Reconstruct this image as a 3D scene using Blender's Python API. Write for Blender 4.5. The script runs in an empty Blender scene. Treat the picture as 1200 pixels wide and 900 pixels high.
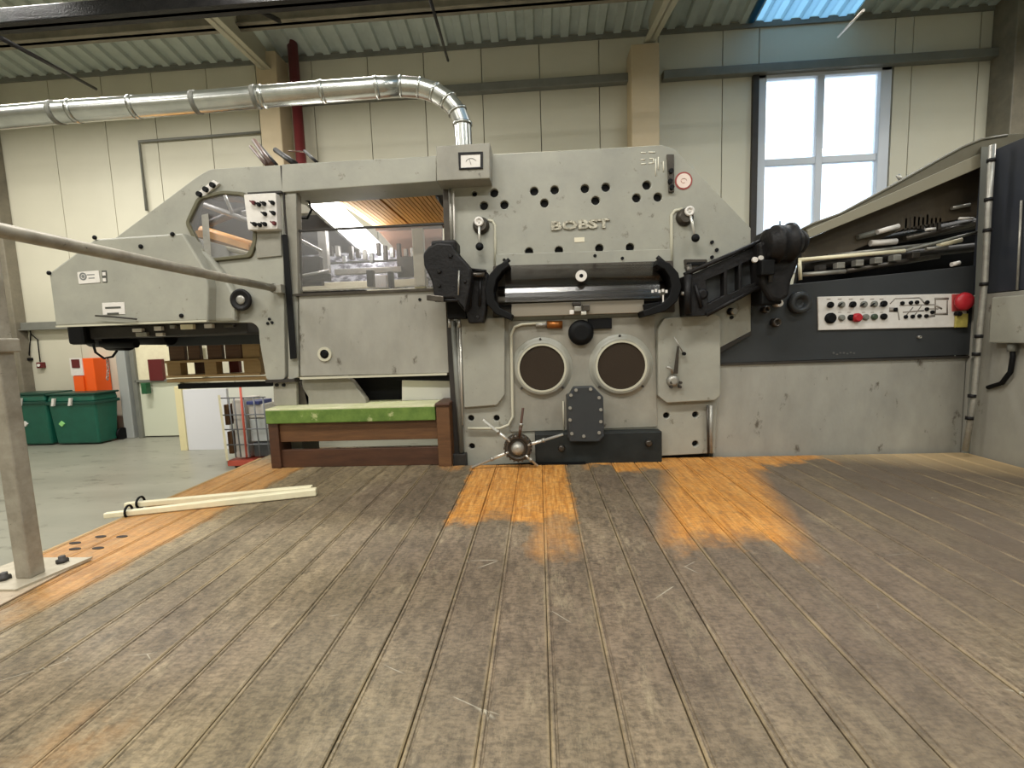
import bpy, bmesh, math, random
from mathutils import Vector, Matrix
random.seed(7)
S = bpy.context.scene
COL = S.collection
# ------------------------------------------------------------------ camera
F_PX, PITCH, YAW, ROLL = 530.0, math.radians(5.715), math.radians(3.50), math.radians(1.95)
CAM = Vector((0, 0, 1.45))
_f = Vector((-math.sin(YAW), math.cos(YAW), 0)); _r = Vector((math.cos(YAW), math.sin(YAW), 0)); _u = Vector((0, 0, 1))
FW = _f*math.cos(PITCH) - _u*math.sin(PITCH); UP0 = _u*math.cos(PITCH) + _f*math.sin(PITCH)
RT = _r*math.cos(ROLL) - UP0*math.sin(ROLL); UP = UP0*math.cos(ROLL) + _r*math.sin(ROLL)
cam = bpy.data.objects.new('camera', bpy.data.cameras.new('camera')); COL.objects.link(cam)
cam.matrix_world = Matrix(((RT.x, UP.x, -FW.x, CAM.x), (RT.y, UP.y, -FW.y, CAM.y), (RT.z, UP.z, -FW.z, CAM.z), (0, 0, 0, 1)))
cam.data.sensor_width = 36; cam.data.lens = 36*F_PX/1200; cam.data.clip_start = 0.02
S.camera = cam
# ------------------------------------------------------------------ world, lamps, exposure
W = bpy.data.worlds.new('sky'); S.world = W; W.use_nodes = True
_bg = W.node_tree.nodes['Background']; _bg.inputs[0].default_value = (0.86, 0.93, 1.0, 1); _bg.inputs[1].default_value = 3.2
S.view_settings.view_transform = 'Standard'; S.view_settings.look = 'None'
S.view_settings.exposure = 0.0; S.view_settings.gamma = 1; S.view_settings.use_curve_mapping = False
def area(name, loc, size, size_y, power, col, rot=(0, 0, 0)):
    l = bpy.data.lights.new(name, 'AREA'); l.shape = 'RECTANGLE'; l.size = size; l.size_y = size_y; l.energy = power; l.color = col
    o = bpy.data.objects.new(name, l); COL.objects.link(o); o.location = loc; o.rotation_euler = rot
    return o
WARM = (1.0, 0.975, 0.915)
for (x, y, e) in ((-8.6, 4.4, 150), (-5.6, 4.6, 190), (-2.0, 4.4, 120), (2.6, 4.4, 60), (6.6, 4.4, 110), (-5.0, 0.6, 190), (-0.8, 0.2, 170), (3.4, 0.2, 90), (-5.0, -4.5, 190), (0.0, -4.5, 230), (5.0, -4.5, 150)):  # unseen lamps; the two outermost by the back wall added to brighten it
    area('hall_and_fill_lamp', (x, y, 5.15 if y > 3 else 5.4), 1.5 if y > 3 else 2.4, 0.22 if y > 3 else 0.5, e, WARM)

# ------------------------------------------------------------------ pixel -> point on a plane (1200 x 900 frame)
def ray(px, py): return (RT*(px-600) - UP*(py-450) + FW*F_PX)
def P(px, py, Y):
    d = ray(px, py); return CAM + d*((Y-CAM.y)/d.y)
def PZ(px, py, Z):
    d = ray(px, py); return CAM + d*((Z-CAM.z)/d.z)
def PX(px, py, X):
    d = ray(px, py); return CAM + d*((X-CAM.x)/d.x)

# ------------------------------------------------------------------ materials
def srgb(c):
    return tuple(((v/255)/12.92 if v/255 <= .04045 else ((v/255+.055)/1.055)**2.4) for v in c) + (1,)
MATS = {}
def mat(name, c, rough=.5, metal=0, c2=None, scale=6, amt=.5, bump=0, bscale=60, c3=None, scale3=30, thr3=.62, emit=None, strength=0, alpha=None, trans=0, stretch=None, rand=0, coat=0, spec=None):
    if name in MATS: return MATS[name]
    m = bpy.data.materials.new(name); m.use_nodes = True; MATS[name] = m
    nt = m.node_tree; b = nt.nodes['Principled BSDF']; N = nt.nodes.new; L = nt.links.new
    b.inputs['Base Color'].default_value = srgb(c); b.inputs['Roughness'].default_value = rough; b.inputs['Metallic'].default_value = metal
    if trans: b.inputs['Transmission Weight'].default_value = trans; b.inputs['IOR'].default_value = 1.15
    if alpha is not None: b.inputs['Alpha'].default_value = alpha
    if emit: b.inputs['Emission Color'].default_value = srgb(emit); b.inputs['Emission Strength'].default_value = strength
    if spec is not None: b.inputs['Specular IOR Level'].default_value = spec
    if coat: b.inputs['Coat Weight'].default_value = coat
    tc = N('ShaderNodeTexCoord'); mp = N('ShaderNodeMapping'); L(tc.outputs['Object'], mp.inputs[0])
    if stretch: mp.inputs['Scale'].default_value = stretch
    col = None
    if c2:
        n = N('ShaderNodeTexNoise'); n.inputs['Scale'].default_value = scale; n.inputs['Detail'].default_value = 6; n.inputs['Roughness'].default_value = .65; L(mp.outputs[0], n.inputs['Vector'])
        r = N('ShaderNodeValToRGB'); r.color_ramp.elements[0].position = .5-amt/2; r.color_ramp.elements[1].position = .5+amt/2
        r.color_ramp.elements[0].color = srgb(c); r.color_ramp.elements[1].color = srgb(c2); L(n.outputs[0], r.inputs[0]); col = r.outputs[0]
    if c3:
        n = N('ShaderNodeTexNoise'); n.inputs['Scale'].default_value = scale3; n.inputs['Detail'].default_value = 5; n.inputs['Roughness'].default_value = .7; L(mp.outputs[0], n.inputs['Vector'])
        r = N('ShaderNodeValToRGB'); r.color_ramp.elements[0].position = thr3; r.color_ramp.elements[1].position = thr3+.08
        r.color_ramp.elements[0].color = (0, 0, 0, 1); r.color_ramp.elements[1].color = (1, 1, 1, 1); L(n.outputs[0], r.inputs[0])
        mx = N('ShaderNodeMix'); mx.data_type = 'RGBA'; L(r.outputs[0], mx.inputs[0])
        if col: L(col, mx.inputs[6])
        else: mx.inputs[6].default_value = srgb(c)
        mx.inputs[7].default_value = srgb(c3); col = mx.outputs[2]
    if rand:
        oi = N('ShaderNodeObjectInfo'); mr = N('ShaderNodeMapRange'); mr.inputs[3].default_value = 1-rand; mr.inputs[4].default_value = 1+rand; L(oi.outputs['Random'], mr.inputs[0])
        hv = N('ShaderNodeHueSaturation'); L(mr.outputs[0], hv.inputs['Value'])
        if col: L(col, hv.inputs['Color'])
        else: hv.inputs['Color'].default_value = srgb(c)
        col = hv.outputs[0]
    if col: L(col, b.inputs['Base Color'])
    if bump:
        n = N('ShaderNodeTexNoise'); n.inputs['Scale'].default_value = bscale; n.inputs['Detail'].default_value = 3; L(mp.outputs[0], n.inputs['Vector'])
        bp = N('ShaderNodeBump'); bp.inputs['Strength'].default_value = bump; bp.inputs['Distance'].default_value = .01; L(n.outputs[0], bp.inputs['Height']); L(bp.outputs[0], b.inputs['Normal'])
    return m

GREY = mat('grey machine paint', (142, 141, 131), .42, c2=(163, 161, 148), scale=3.5, amt=.45, c3=(120, 115, 102), scale3=12, thr3=.63, bump=.04, bscale=90)
GREYD = mat('worn grey machine paint', (126, 123, 113), .5, c2=(154, 150, 137), scale=4, amt=.45, c3=(84, 78, 68), scale3=11, thr3=.64, bump=.05, bscale=60, stretch=(1, 1, .8))
GREYW = mat('scuffed grey panel paint', (136, 133, 124), .45, c2=(164, 161, 150), scale=3, amt=.45, c3=(92, 85, 75), scale3=9, thr3=.625, bump=.05, bscale=50, stretch=(1.2, 1, .6))
RIM = mat('pale trim and edge highlight', (190, 186, 166), .45)  # pale trim parts; along frame edges it stands in for a highlight
CHAR = mat('charcoal panel paint', (52, 54, 56), .42, c2=(60, 62, 63), scale=4, c3=(90, 90, 86), scale3=30, thr3=.74, spec=.3)
BLACK = mat('black cast iron', (17, 16, 17), .5, c2=(34, 32, 32), scale=14, amt=.4, bump=.3, bscale=50, spec=.22)
BLK2 = mat('black rubber', (11, 11, 12), .6, spec=.2)
DARK = mat('dark interior steel', (34, 31, 28), .6, c2=(52, 46, 40), scale=7, bump=.1)
OILY = mat('oily dark steel', (60, 55, 50), .35, .6, c2=(92, 86, 78), scale=9, bump=.1)
CHROME = mat('polished steel', (214, 211, 202), .28, .5)
STEEL = mat('dull steel', (172, 169, 160), .4, .45, c2=(135, 132, 124), scale=20)
GALV = mat('galvanised duct steel', (196, 197, 192), .27, .95, c2=(172, 174, 170), scale=7, amt=.3)
GALV2 = mat('galvanised tube with dirt', (168, 161, 146), .5, .25, c2=(132, 124, 110), scale=14, amt=.4, c3=(70, 63, 54), scale3=22, thr3=.65)
WHITE = mat('white plate', (226, 221, 214), .4, c2=(212, 206, 198), scale=30)
CREAM = mat('cream plastic strip', (236, 228, 196), .4, c2=(222, 212, 180), scale=14, bump=.03)
BROWNGLASS = mat('brown mesh window', (60, 50, 40), .6, c2=(48, 40, 32), scale=200, bump=.2, bscale=300, spec=.15)
RED = mat('red plastic', (176, 34, 44), .4)
YEL = mat('yellow tag plastic', (190, 176, 92), .5, c2=(150, 138, 70), scale=40)
GREEN = mat('green vinyl seat cover', (108, 134, 58), .6, c2=(78, 106, 38), scale=14, amt=.4, c3=(168, 174, 120), scale3=11, thr3=.6)
GREENTOP = mat('dusty green felt top', (208, 204, 172), .8, c2=(180, 184, 134), scale=9, amt=.4, c3=(150, 160, 90), scale3=12, thr3=.62)
WOODD = mat('dark stained wood', (54, 34, 24), .45, c2=(88, 56, 38), scale=5, amt=.6, stretch=(1, 4, 6), bump=.08)
WOODB = mat('brown bench wood', (116, 80, 48), .5, c2=(74, 48, 30), scale=5, amt=.6, stretch=(1, 4, 9), bump=.08)
WOODL = mat('pale pallet wood', (176, 146, 98), .6, c2=(148, 118, 76), scale=6, amt=.6, stretch=(1, 3, 8), bump=.08)
ORANGEWOOD = mat('orange board', (246, 190, 112), .45, c2=(230, 162, 82), scale=8, amt=.6, stretch=(1, 6, 1))
BIN = mat('dark green bin plastic', (22, 92, 74), .4, c2=(16, 78, 62), scale=6)
BIN2 = mat('dark green lid plastic', (12, 62, 50), .42)
WALLM = mat('cream wall panel coating', (203, 198, 178), .5, c2=(196, 191, 171), scale=1.2, amt=.5, rand=.025)
BEIGE = mat('beige column paint', (196, 178, 146), .6, c2=(186, 168, 136), scale=3)
STEELG = mat('grey green steel trim', (122, 122, 114), .5, c2=(108, 108, 100), scale=5)
ROOFM = mat('galvanised roof sheet', (196, 204, 196), .45, .1, c2=(176, 184, 176), scale=5)
PLAINBEAM = mat('pale painted rafter', (168, 164, 144), .55)
BRN = mat('grey brown purlin', (140, 132, 114), .55, c2=(96, 90, 78), scale=3)
ALU = mat('window aluminium', (200, 205, 212), .4)
DRED = mat('dark red paint', (92, 22, 24), .5)
REDPIPE = mat('red pipe paint', (104, 34, 36), .5)
ORANGE = mat('orange cabinet paint', (238, 92, 22), .4)
DOORM = mat('pale green grey door', (206, 208, 186), .5)
FLOORM = mat('polished concrete floor', (140, 139, 126), .35, c2=(158, 156, 142), scale=1.2, amt=.5, c3=(120, 118, 106), scale3=3.5, thr3=.58, stretch=(1, 2.5, 1), bump=.03, bscale=20)
SMOKE = None
def glass(name, tint, rough, alpha):
    m = bpy.data.materials.new(name); m.use_nodes = True; nt = m.node_tree; N = nt.nodes.new; L = nt.links.new
    for n in list(nt.nodes): nt.nodes.remove(n)
    o = N('ShaderNodeOutputMaterial'); mx = N('ShaderNodeMixShader'); t = N('ShaderNodeBsdfTransparent'); g = N('ShaderNodeBsdfGlossy'); t.inputs[0].default_value = srgb(tint)
    g.inputs['Roughness'].default_value = rough; g.inputs[0].default_value = (.9, .9, .9, 1)
    fr = N('ShaderNodeFresnel'); fr.inputs[0].default_value = 1.5; ad = N('ShaderNodeMath'); ad.operation = 'ADD'; ad.inputs[1].default_value = alpha; L(fr.outputs[0], ad.inputs[0])
    L(ad.outputs[0], mx.inputs[0]); L(t.outputs[0], mx.inputs[1]); L(g.outputs[0], mx.inputs[2]); L(mx.outputs[0], o.inputs[0]); MATS[name] = m
    return m
GLASS = glass('clear window glass', (240, 246, 250), .02, .02)
ACRYL = glass('scuffed acrylic sheet', (236, 236, 240), .35, .07)
SMOKE = glass('smoked acrylic guard', (176, 168, 158), .22, .09)

# ------------------------------------------------------------------ object helpers
WL = {}          # world location of every object
def parent_loc(p): return WL[p.name] if p else Vector((0, 0, 0))
def link(name, me, m, parent=None, origin=None):
    vs = me.vertices
    if origin is None:
        lo = Vector((min(v.co.x for v in vs), min(v.co.y for v in vs), min(v.co.z for v in vs))); hi = Vector((max(v.co.x for v in vs), max(v.co.y for v in vs), max(v.co.z for v in vs)))
        origin = Vector(((lo.x+hi.x)/2, (lo.y+hi.y)/2, lo.z))
    me.transform(Matrix.Translation(-origin))
    o = bpy.data.objects.new(name, me); COL.objects.link(o)
    if m: me.materials.append(m)
    if parent: o.parent = parent
    o.location = origin - parent_loc(parent); WL[o.name] = origin
    return o
def thing(name, label, cat, loc, group=None):
    o = bpy.data.objects.new(name, None); COL.objects.link(o); o.location = loc; WL[o.name] = Vector(loc); o.empty_display_size = .1
    o['label'] = label; o['category'] = cat
    if group: o['group'] = group
    return o
def tag(o, label, cat, group=None):
    o['label'] = label; o['category'] = cat
    if group: o['group'] = group
    return o
def struct(o, label=None, cat=None):
    o['kind'] = 'structure'
    if label: o['label'] = label
    if cat: o['category'] = cat
    return o
class MB:
    def __init__(s): s.b = bmesh.new()
    def box(s, lo, hi, bev=0):
        lo, hi = Vector(lo), Vector(hi); b = bmesh.new()
        bmesh.ops.create_cube(b, size=1)
        for v in b.verts: v.co = Vector(((lo.x+hi.x)/2+v.co.x*(hi.x-lo.x), (lo.y+hi.y)/2+v.co.y*(hi.y-lo.y), (lo.z+hi.z)/2+v.co.z*(hi.z-lo.z)))
        if bev: bmesh.ops.bevel(b, geom=b.edges[:], offset=bev, segments=2, affect='EDGES', profile=.5)
        s.merge(b); return s
    def merge(s, b):
        me = bpy.data.meshes.new('t'); b.to_mesh(me); b.free(); s.b.from_mesh(me); bpy.data.meshes.remove(me)
    def hexa(s, p, bev=0):       # 8 corners: 4 front (ccw seen from front), 4 back in the same order
        b = bmesh.new(); v = [b.verts.new(q) for q in p]
        for f in ((0, 1, 2, 3), (7, 6, 5, 4), (0, 4, 5, 1), (1, 5, 6, 2), (2, 6, 7, 3), (3, 7, 4, 0)): b.faces.new([v[i] for i in f])
        if bev: bmesh.ops.bevel(b, geom=b.edges[:], offset=bev, segments=2, affect='EDGES', profile=.5)
        bmesh.ops.recalc_face_normals(b, faces=b.faces[:]); s.merge(b); return s
    def tube(s, pts, r, n=12, cap=True):
        pts = [Vector(p) for p in pts]; rs = r if isinstance(r, (list, tuple)) else [r]*len(pts)
        rings = []; prev = None
        for i, p in enumerate(pts):
            t = (pts[min(i+1, len(pts)-1)] - pts[max(i-1, 0)]).normalized()
            if prev is None:
                a = Vector((0, 0, 1)) if abs(t.z) < .9 else Vector((1, 0, 0)); u = t.cross(a).normalized()
            else: u = (prev - t*prev.dot(t)).normalized()
            prev = u; w = t.cross(u)
            rings.append([s.b.verts.new(p + (u*math.cos(2*math.pi*k/n) + w*math.sin(2*math.pi*k/n))*rs[i]) for k in range(n)])
        for a, c in zip(rings, rings[1:]):
            for k in range(n):
                f = s.b.faces.new((a[k], a[(k+1) % n], c[(k+1) % n], c[k])); f.smooth = True
        if cap: s.b.faces.new(rings[0][::-1]); s.b.faces.new(rings[-1])
        return s
    def disc(s, c, r, y0, y1, n=24, r1=None):    # short cylinder along Y, centre c, between y0 (front) and y1
        return s.tube([(c[0], y0, c[1]), (c[0], y1, c[1])], [r if r1 is None else r1, r], n)
    def ring(s, c, r0, r1, y0, y1, n=32):
        prof = [(r0, y1), (r0, y0), (r1, y0), (r1, y1)]; rows = []
        for k in range(n):
            a = 2*math.pi*k/n; rows.append([s.b.verts.new((c[0]+R*math.cos(a), y, c[1]+R*math.sin(a))) for R, y in prof])
        for k in range(n):
            A, B = rows[k], rows[(k+1) % n]
            for j in range(4): s.b.faces.new((A[j], A[(j+1) % 4], B[(j+1) % 4], B[j]))
        return s
    def lathe(s, base, axis, prof, n=24):        # prof: (radius, distance along axis)
        axis = Vector(axis).normalized(); a = Vector((0, 0, 1)) if abs(axis.z) < .9 else Vector((1, 0, 0)); u = axis.cross(a).normalized(); w = axis.cross(u); base = Vector(base)
        rows = [[s.b.verts.new(base + axis*h + (u*math.cos(2*math.pi*k/n)+w*math.sin(2*math.pi*k/n))*max(r, 1e-4)) for k in range(n)] for r, h in prof]
        for A, B in zip(rows, rows[1:]):
            for k in range(n):
                f = s.b.faces.new((A[k], A[(k+1) % n], B[(k+1) % n], B[k])); f.smooth = True
        s.b.faces.new(rows[0][::-1]); s.b.faces.new(rows[-1]); return s
    def build(s, name, m, parent=None, origin=None):
        bmesh.ops.recalc_face_normals(s.b, faces=s.b.faces[:])
        me = bpy.data.meshes.new(name); s.b.to_mesh(me); s.b.free(); return link(name, me, m, parent, origin)
def circ(c, r, n=18): return [(c[0]+r*math.cos(2*math.pi*k/n), c[1]+r*math.sin(2*math.pi*k/n)) for k in range(n)]
def rnd(pts, r, seg=4):       # round the corners of a polygon
    out = []; n = len(pts)
    for i in range(n):
        a, b, c = Vector(pts[i-1]), Vector(pts[i]), Vector(pts[(i+1) % n]); ab = (a-b); cb = (c-b); d = min(r, ab.length*.45, cb.length*.45)
        p, q = b+ab.normalized()*d, b+cb.normalized()*d
        for k in range(seg+1):
            t = k/seg; out.append(tuple(p*(1-t)**2 + b*2*t*(1-t) + q*t*t))
    return out
def plate(name, outer, y0, y1, m, parent=None, holes=(), bev=.004, kind2d=None):
    """a flat plate cut from sheet in the X-Z plane with real holes, y0 = front face, y1 = back face"""
    cu = bpy.data.curves.new('c', 'CURVE'); cu.dimensions = '2D'; cu.fill_mode = 'BOTH'
    h = (y1-y0)/2; bev = min(bev, h*.8); cu.extrude = h-bev; cu.bevel_depth = bev; cu.bevel_resolution = 1; cu.offset = -bev
    for ps in [outer]+list(holes):
        sp = cu.splines.new('POLY'); sp.points.add(len(ps)-1); sp.use_cyclic_u = True
        for q, pt in zip(ps, sp.points): pt.co = (q[0], q[1], 0, 1)
    ob = bpy.data.objects.new('c', cu); me = bpy.data.meshes.new_from_object(ob); bpy.data.objects.remove(ob); bpy.data.curves.remove(cu)
    yc = (y0+y1)/2
    for v in me.vertices: v.co = Vector((v.co.x, yc - v.co.z, v.co.y))
    b = bmesh.new(); b.from_mesh(me); bmesh.ops.remove_doubles(b, verts=b.verts[:], dist=1e-5); bmesh.ops.recalc_face_normals(b, faces=b.faces[:]); b.to_mesh(me); b.free()
    for p in me.polygons: p.use_smooth = False
    me.materials.clear()
    return link(name, me, m, parent)
def pp(pts, Y): return [(P(x, y, Y).x, P(x, y, Y).z) for x, y in pts]
def c2(px, py, Y): q = P(px, py, Y); return (q.x, q.z)
K = lambda px, Y: px*Y/F_PX   # pixel length -> metres at depth Y
def text(name, s, px, py, Y, h, m, parent, depth=.004, sx=1.0, align='CENTER'):
    cu = bpy.data.curves.new('t', 'FONT'); cu.body = s; cu.size = h*1.4; cu.extrude = depth; cu.align_x = align; cu.align_y = 'CENTER'; cu.resolution_u = 2; cu.offset = h*.05
    ob = bpy.data.objects.new('t', cu); me = bpy.data.meshes.new_from_object(ob); bpy.data.objects.remove(ob); bpy.data.curves.remove(cu)
    c = P(px, py, Y)
    for v in me.vertices: v.co = Vector((c.x+v.co.x*sx, Y-v.co.z, c.z+v.co.y))
    me.materials.clear(); return link(name, me, m, parent)

# ================================================================== SETTING
DZ = 0.60; YW = 7.3
XL, XR, YB = -11.5, 10.5, -9.0
fl = struct(MB().box((XL, YB, -.1), (XR, YW+.3, 0)).build('floor', FLOORM))
backing = struct(MB().box((XL, YW+.08, 0), (P(888, 100, YW).x, YW+.2, 7)).box((P(1044, 100, YW).x, YW+.08, 0), (XR, YW+.2, 7)).box((P(888, 100, YW).x, YW+.08, P(960, 78, YW).z), (P(1044, 100, YW).x, YW+.2, 7)).box((P(888, 100, YW).x, YW+.08, 0), (P(1044, 100, YW).x, YW+.2, 2.3)).build('wall_back', STEELG))
wx0, wx1, wz1, wz0 = P(888, 100, YW).x, P(1044, 100, YW).x, P(960, 78, YW).z, 2.3
seams = [XL] + sorted(P(x, 150, YW).x for x in (62, 124, 183, 247, 305, 370, 435, 500, 567, 634, 703, 772, 846, 888, 1044, 1065, 1142)) + [XR-1.4, XR]
EAVE = P(600, 50, YW).z
for a, b in zip(seams, seams[1:]):
    if b-a < .02: continue
    spans = [(0.02, EAVE+.3)]
    if a > wx0-.05 and b < wx1+.05: spans = [(0.02, wz0), (wz1, EAVE+.3)]
    for z0, z1 in spans:
        w = MB().box((a+.006, YW, z0), (b-.006, YW+.08, z1))
        # shallow raised micro-ribs of the sandwich panel
        o = w.build('panel', WALLM, backing)
for nm, lo, hi in (('wall_left', (XL-.2, YB, 0), (XL, YW, 9)), ('wall_right', (XR, YB, 0), (XR+.2, YW, 9)), ('wall_front', (XL, YB-.2, 0), (XR, YB, 10))):
    struct(MB().box(lo, hi).build(nm, WALLM))
# girts
z1, z0 = P(640, 99, YW).z+.03, P(640, 99, YW).z-.09
trim = MB().box((P(352, 110, YW).x, YW-.12, z0), (P(736, 92, YW).x, YW, z1), .01)
struct(trim.build('trim_1', STEELG))
struct(MB().box((P(775, 90, YW).x, YW-.12, z0), (XR, YW, z1), .01).build('trim_2', STEELG))
zg = P(45, 380, YW).z
struct(MB().box((XL, YW-.1, zg-.09), (P(152, 380, YW).x, YW, zg+.03), .008).box((XL, YW-.14, zg-.10), (P(152, 380, YW).x, YW, zg-.085)).build('trim_3', STEELG))
struct(MB().box((XL, YW-.03, EAVE-.05), (XR, YW, EAVE+.03)).build('trim_4', STEELG))
# window
wi = thing('window_1', 'tall four-pane aluminium window in the back wall, bright daylight behind', 'window', ((wx0+wx1)/2, YW+.1, wz0)); wi['kind'] = 'structure'; del wi['category']
fw = .085; mx_ = P(960, 180, YW).x; mz = P(960, 187, YW).z; yf0, yf1 = YW-.02, YW+.1
fr = MB()
for lo, hi in (((wx0, yf0, wz0), (wx0+fw*1.4, yf1, wz1)), ((wx1-fw*1.8, yf0, wz0), (wx1, yf1, wz1)), ((wx0, yf0, wz1-fw*1.5), (wx1, yf1, wz1)), ((wx0, yf0, wz0), (wx1, yf1, wz0+fw))): fr.box(lo, hi, .01)
fr.build('window_frame', ALU, wi)
MB().box((mx_-.05, yf0+.02, wz0+fw), (mx_+.05, yf1, wz1-fw), .008).build('mullion', ALU, wi)
MB().box((wx0+fw, yf0+.03, mz-.05), (wx1-fw, yf1-.012, mz+.05), .008).build('transom', ALU, wi)
for a, b, c, d in ((wx0+fw*1.3, mx_-.045, mz+.045, wz1-fw*1.4), (mx_+.045, wx1-fw*1.7, mz+.045, wz1-fw*1.4), (wx0+fw*1.3, mx_-.045, wz0+fw, mz-.045), (mx_+.045, wx1-fw*1.7, wz0+fw, mz-.045)):
    MB().box((a, YW+.05, c), (b, YW+.056, d)).build('pane', GLASS, wi)
# dark reveal at the left of the window
struct(MB().box((wx0-.09, YW-.06, wz0), (wx0-.005, YW, z0), .004).build('trim_5', DARK))
# columns
def column(pxl, pxr, y, ytop, label, YF=6.95, side=None, m=BEIGE):
    a, b = P(pxl, y, YF).x, P(pxr, y, YF).x
    o = MB().box((a, YF, 0), (b, YW, P(pxl, ytop, YF).z), .012).build('column', m); tag(o, label, 'column')
    return a, b
column(307, 331, 170, 60, 'beige painted steel column behind the delivery hood, red pipe at its right')
column(740, 773, 100, 52, 'beige column in the middle of the back wall, above the press')
column(1187, 1240, 100, -40, 'grey-brown column at the right edge of the back wall', m=BRN)
column(-60, -4, 230, -40, 'grey-brown column at the left edge, behind the galvanised rail', YF=7.12, m=BRN)
rp = MB().tube([(P(349, 160, 7.05).x, 7.1, 0), (P(349, 160, 7.05).x, 7.1, EAVE+.2)], .075, 14).build('red_pipe', REDPIPE); tag(rp, 'dark red vertical pipe beside the beige column behind the delivery hood', 'pipe')
# roof: corrugated sheets sloping up towards the hall, purlins, rafters
SL = math.tan(math.radians(11.5))
def roofz(y, off=0): return EAVE + (YW-y)*SL + off
def roof_strip(a, b, m, name, parent=None, yy=(YW+.1, YB)):
    me = MB(); x = a; pw = .26
    prof = []
    while x < b-.01:
        e = min(x+pw, b); prof += [(x, .0), (x+pw*.42, .0), (x+pw*.5, .055), (x+pw*.92, .055)]; x += pw
    prof.append((b, 0)); A = [me.b.verts.new((p[0], yy[0], roofz(yy[0], p[1]))) for p in prof]; B = [me.b.verts.new((p[0], yy[1], roofz(yy[1], p[1]))) for p in prof]
    for i in range(len(prof)-1): me.b.faces.new((A[i], B[i], B[i+1], A[i+1]))
    r = bmesh.ops.extrude_face_region(me.b, geom=me.b.faces[:]); 
    for v in [g for g in r['geom'] if isinstance(g, bmesh.types.BMVert)]: v.co.z += .01
    return me.build(name, m, parent)
SKYM = bpy.data.materials.new('translucent rooflight'); SKYM.use_nodes = True
_nt = SKYM.node_tree; [_nt.nodes.remove(n) for n in list(_nt.nodes)]
_o = _nt.nodes.new('ShaderNodeOutputMaterial'); _t = _nt.nodes.new('ShaderNodeBsdfTranslucent'); _d = _nt.nodes.new('ShaderNodeBsdfTransparent'); _m = _nt.nodes.new('ShaderNodeMixShader')
_t.inputs[0].default_value = srgb((190, 222, 240)); _d.inputs[0].default_value = srgb((120, 150, 168)); _m.inputs[0].default_value = .25
_nt.links.new(_t.outputs[0], _m.inputs[1]); _nt.links.new(_d.outputs[0], _m.inputs[2]); _nt.links.new(_m.outputs[0], _o.inputs[0])
xs0, xs1 = P(880, 20, 7.1).x, P(1010, 20, 7.1).x
ce = struct(roof_strip(XL, xs0, ROOFM, 'ceiling'))
roof_strip(xs0, xs1, SKYM, 'rooflight_sheet', ce)
roof_strip(xs1, XR, ROOFM, 'roof_sheet', ce)
# purlins (parallel to the wall)
for (q, yy, h, m) in (((400, 23), 6.0, .20, BRN),):
    z = P(q[0], q[1], yy).z
    tag(MB().box((XL, yy-.03, z), (XR, yy+.03, z+h), .006).box((XL, yy-.08, z), (XR, yy+.08, z+.012)).box((XL, yy-.08, z+h), (XR, yy+.08, z+h+.012)).build('purlin', m), 'grey-brown steel purlin running under the roof sheets, parallel to the back wall', 'beam')
z = P(400, 4, 4.6).z
tag(MB().box((XL, 4.55, z), (XR, 4.6, z+.18), .006).box((XL, 4.5, z), (XR, 4.65, z+.012)).build('purlin', BLACK), 'black steel purlin at the top left edge of the photo', 'beam')
# rafters
def rafter(pa, pb, Ya, Yb, w, label):
    a, b = P(pa[0], pa[1], Ya), P(pb[0], pb[1], Yb); h = .3
    d = Vector(((b.x+a.x)/2-a.x, 0, 0)); xa = a.x; xb = b.x
    m = MB()
    m.hexa([(xa-w/2, Ya, a.z), (xa+w/2, Ya, a.z), (xa+w/2, Ya, a.z+.02), (xa-w/2, Ya, a.z+.02), (xb-w/2, Yb, b.z), (xb+w/2, Yb, b.z), (xb+w/2, Yb, b.z+.02), (xb-w/2, Yb, b.z+.02)])
    m.hexa([(xa-.012, Ya, a.z), (xa+.012, Ya, a.z), (xa+.012, Ya, a.z+h+.25), (xa-.012, Ya, a.z+h+.25), (xb-.012, Yb, b.z), (xb+.012, Yb, b.z), (xb+.012, Yb, b.z+h), (xb-.012, Yb, b.z+h)])
    tag(m.build('rafter', PLAINBEAM), label, 'beam')
rafter((228, 3), (313, 83), 4.9, 7.0, .16, 'pale steel rafter running up from the left column, above the duct')
rafter((788, -2), (761, 50), 5.4, 7.0, .16, 'pale steel rafter above the middle column')
# small hanging rods / cables under the roof
for a, b, Ya, Yb, r, m, lab in (((0, 44), (112, 104), 3.6, 6.3, .02, BLACK, 'dark rod hanging under the roof at the far left'), ((503, -5), (525, 71), 4.2, 6.3, .016, BLACK, 'dark rod hanging under the roof left of the middle column'), ((1012, 12), (982, 43), 4.9, 5.8, .012, WHITE, 'short white rod under the roof above the window'), ((270, -5), (335, 28), 4.6, 6.2, .03, BLACK, 'black bracing bar beside the left rafter'),):
    tag(MB().tube([P(*a, Ya), P(*b, Yb)], r, 8).build('ceiling_rod', m), lab, 'rod')
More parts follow.
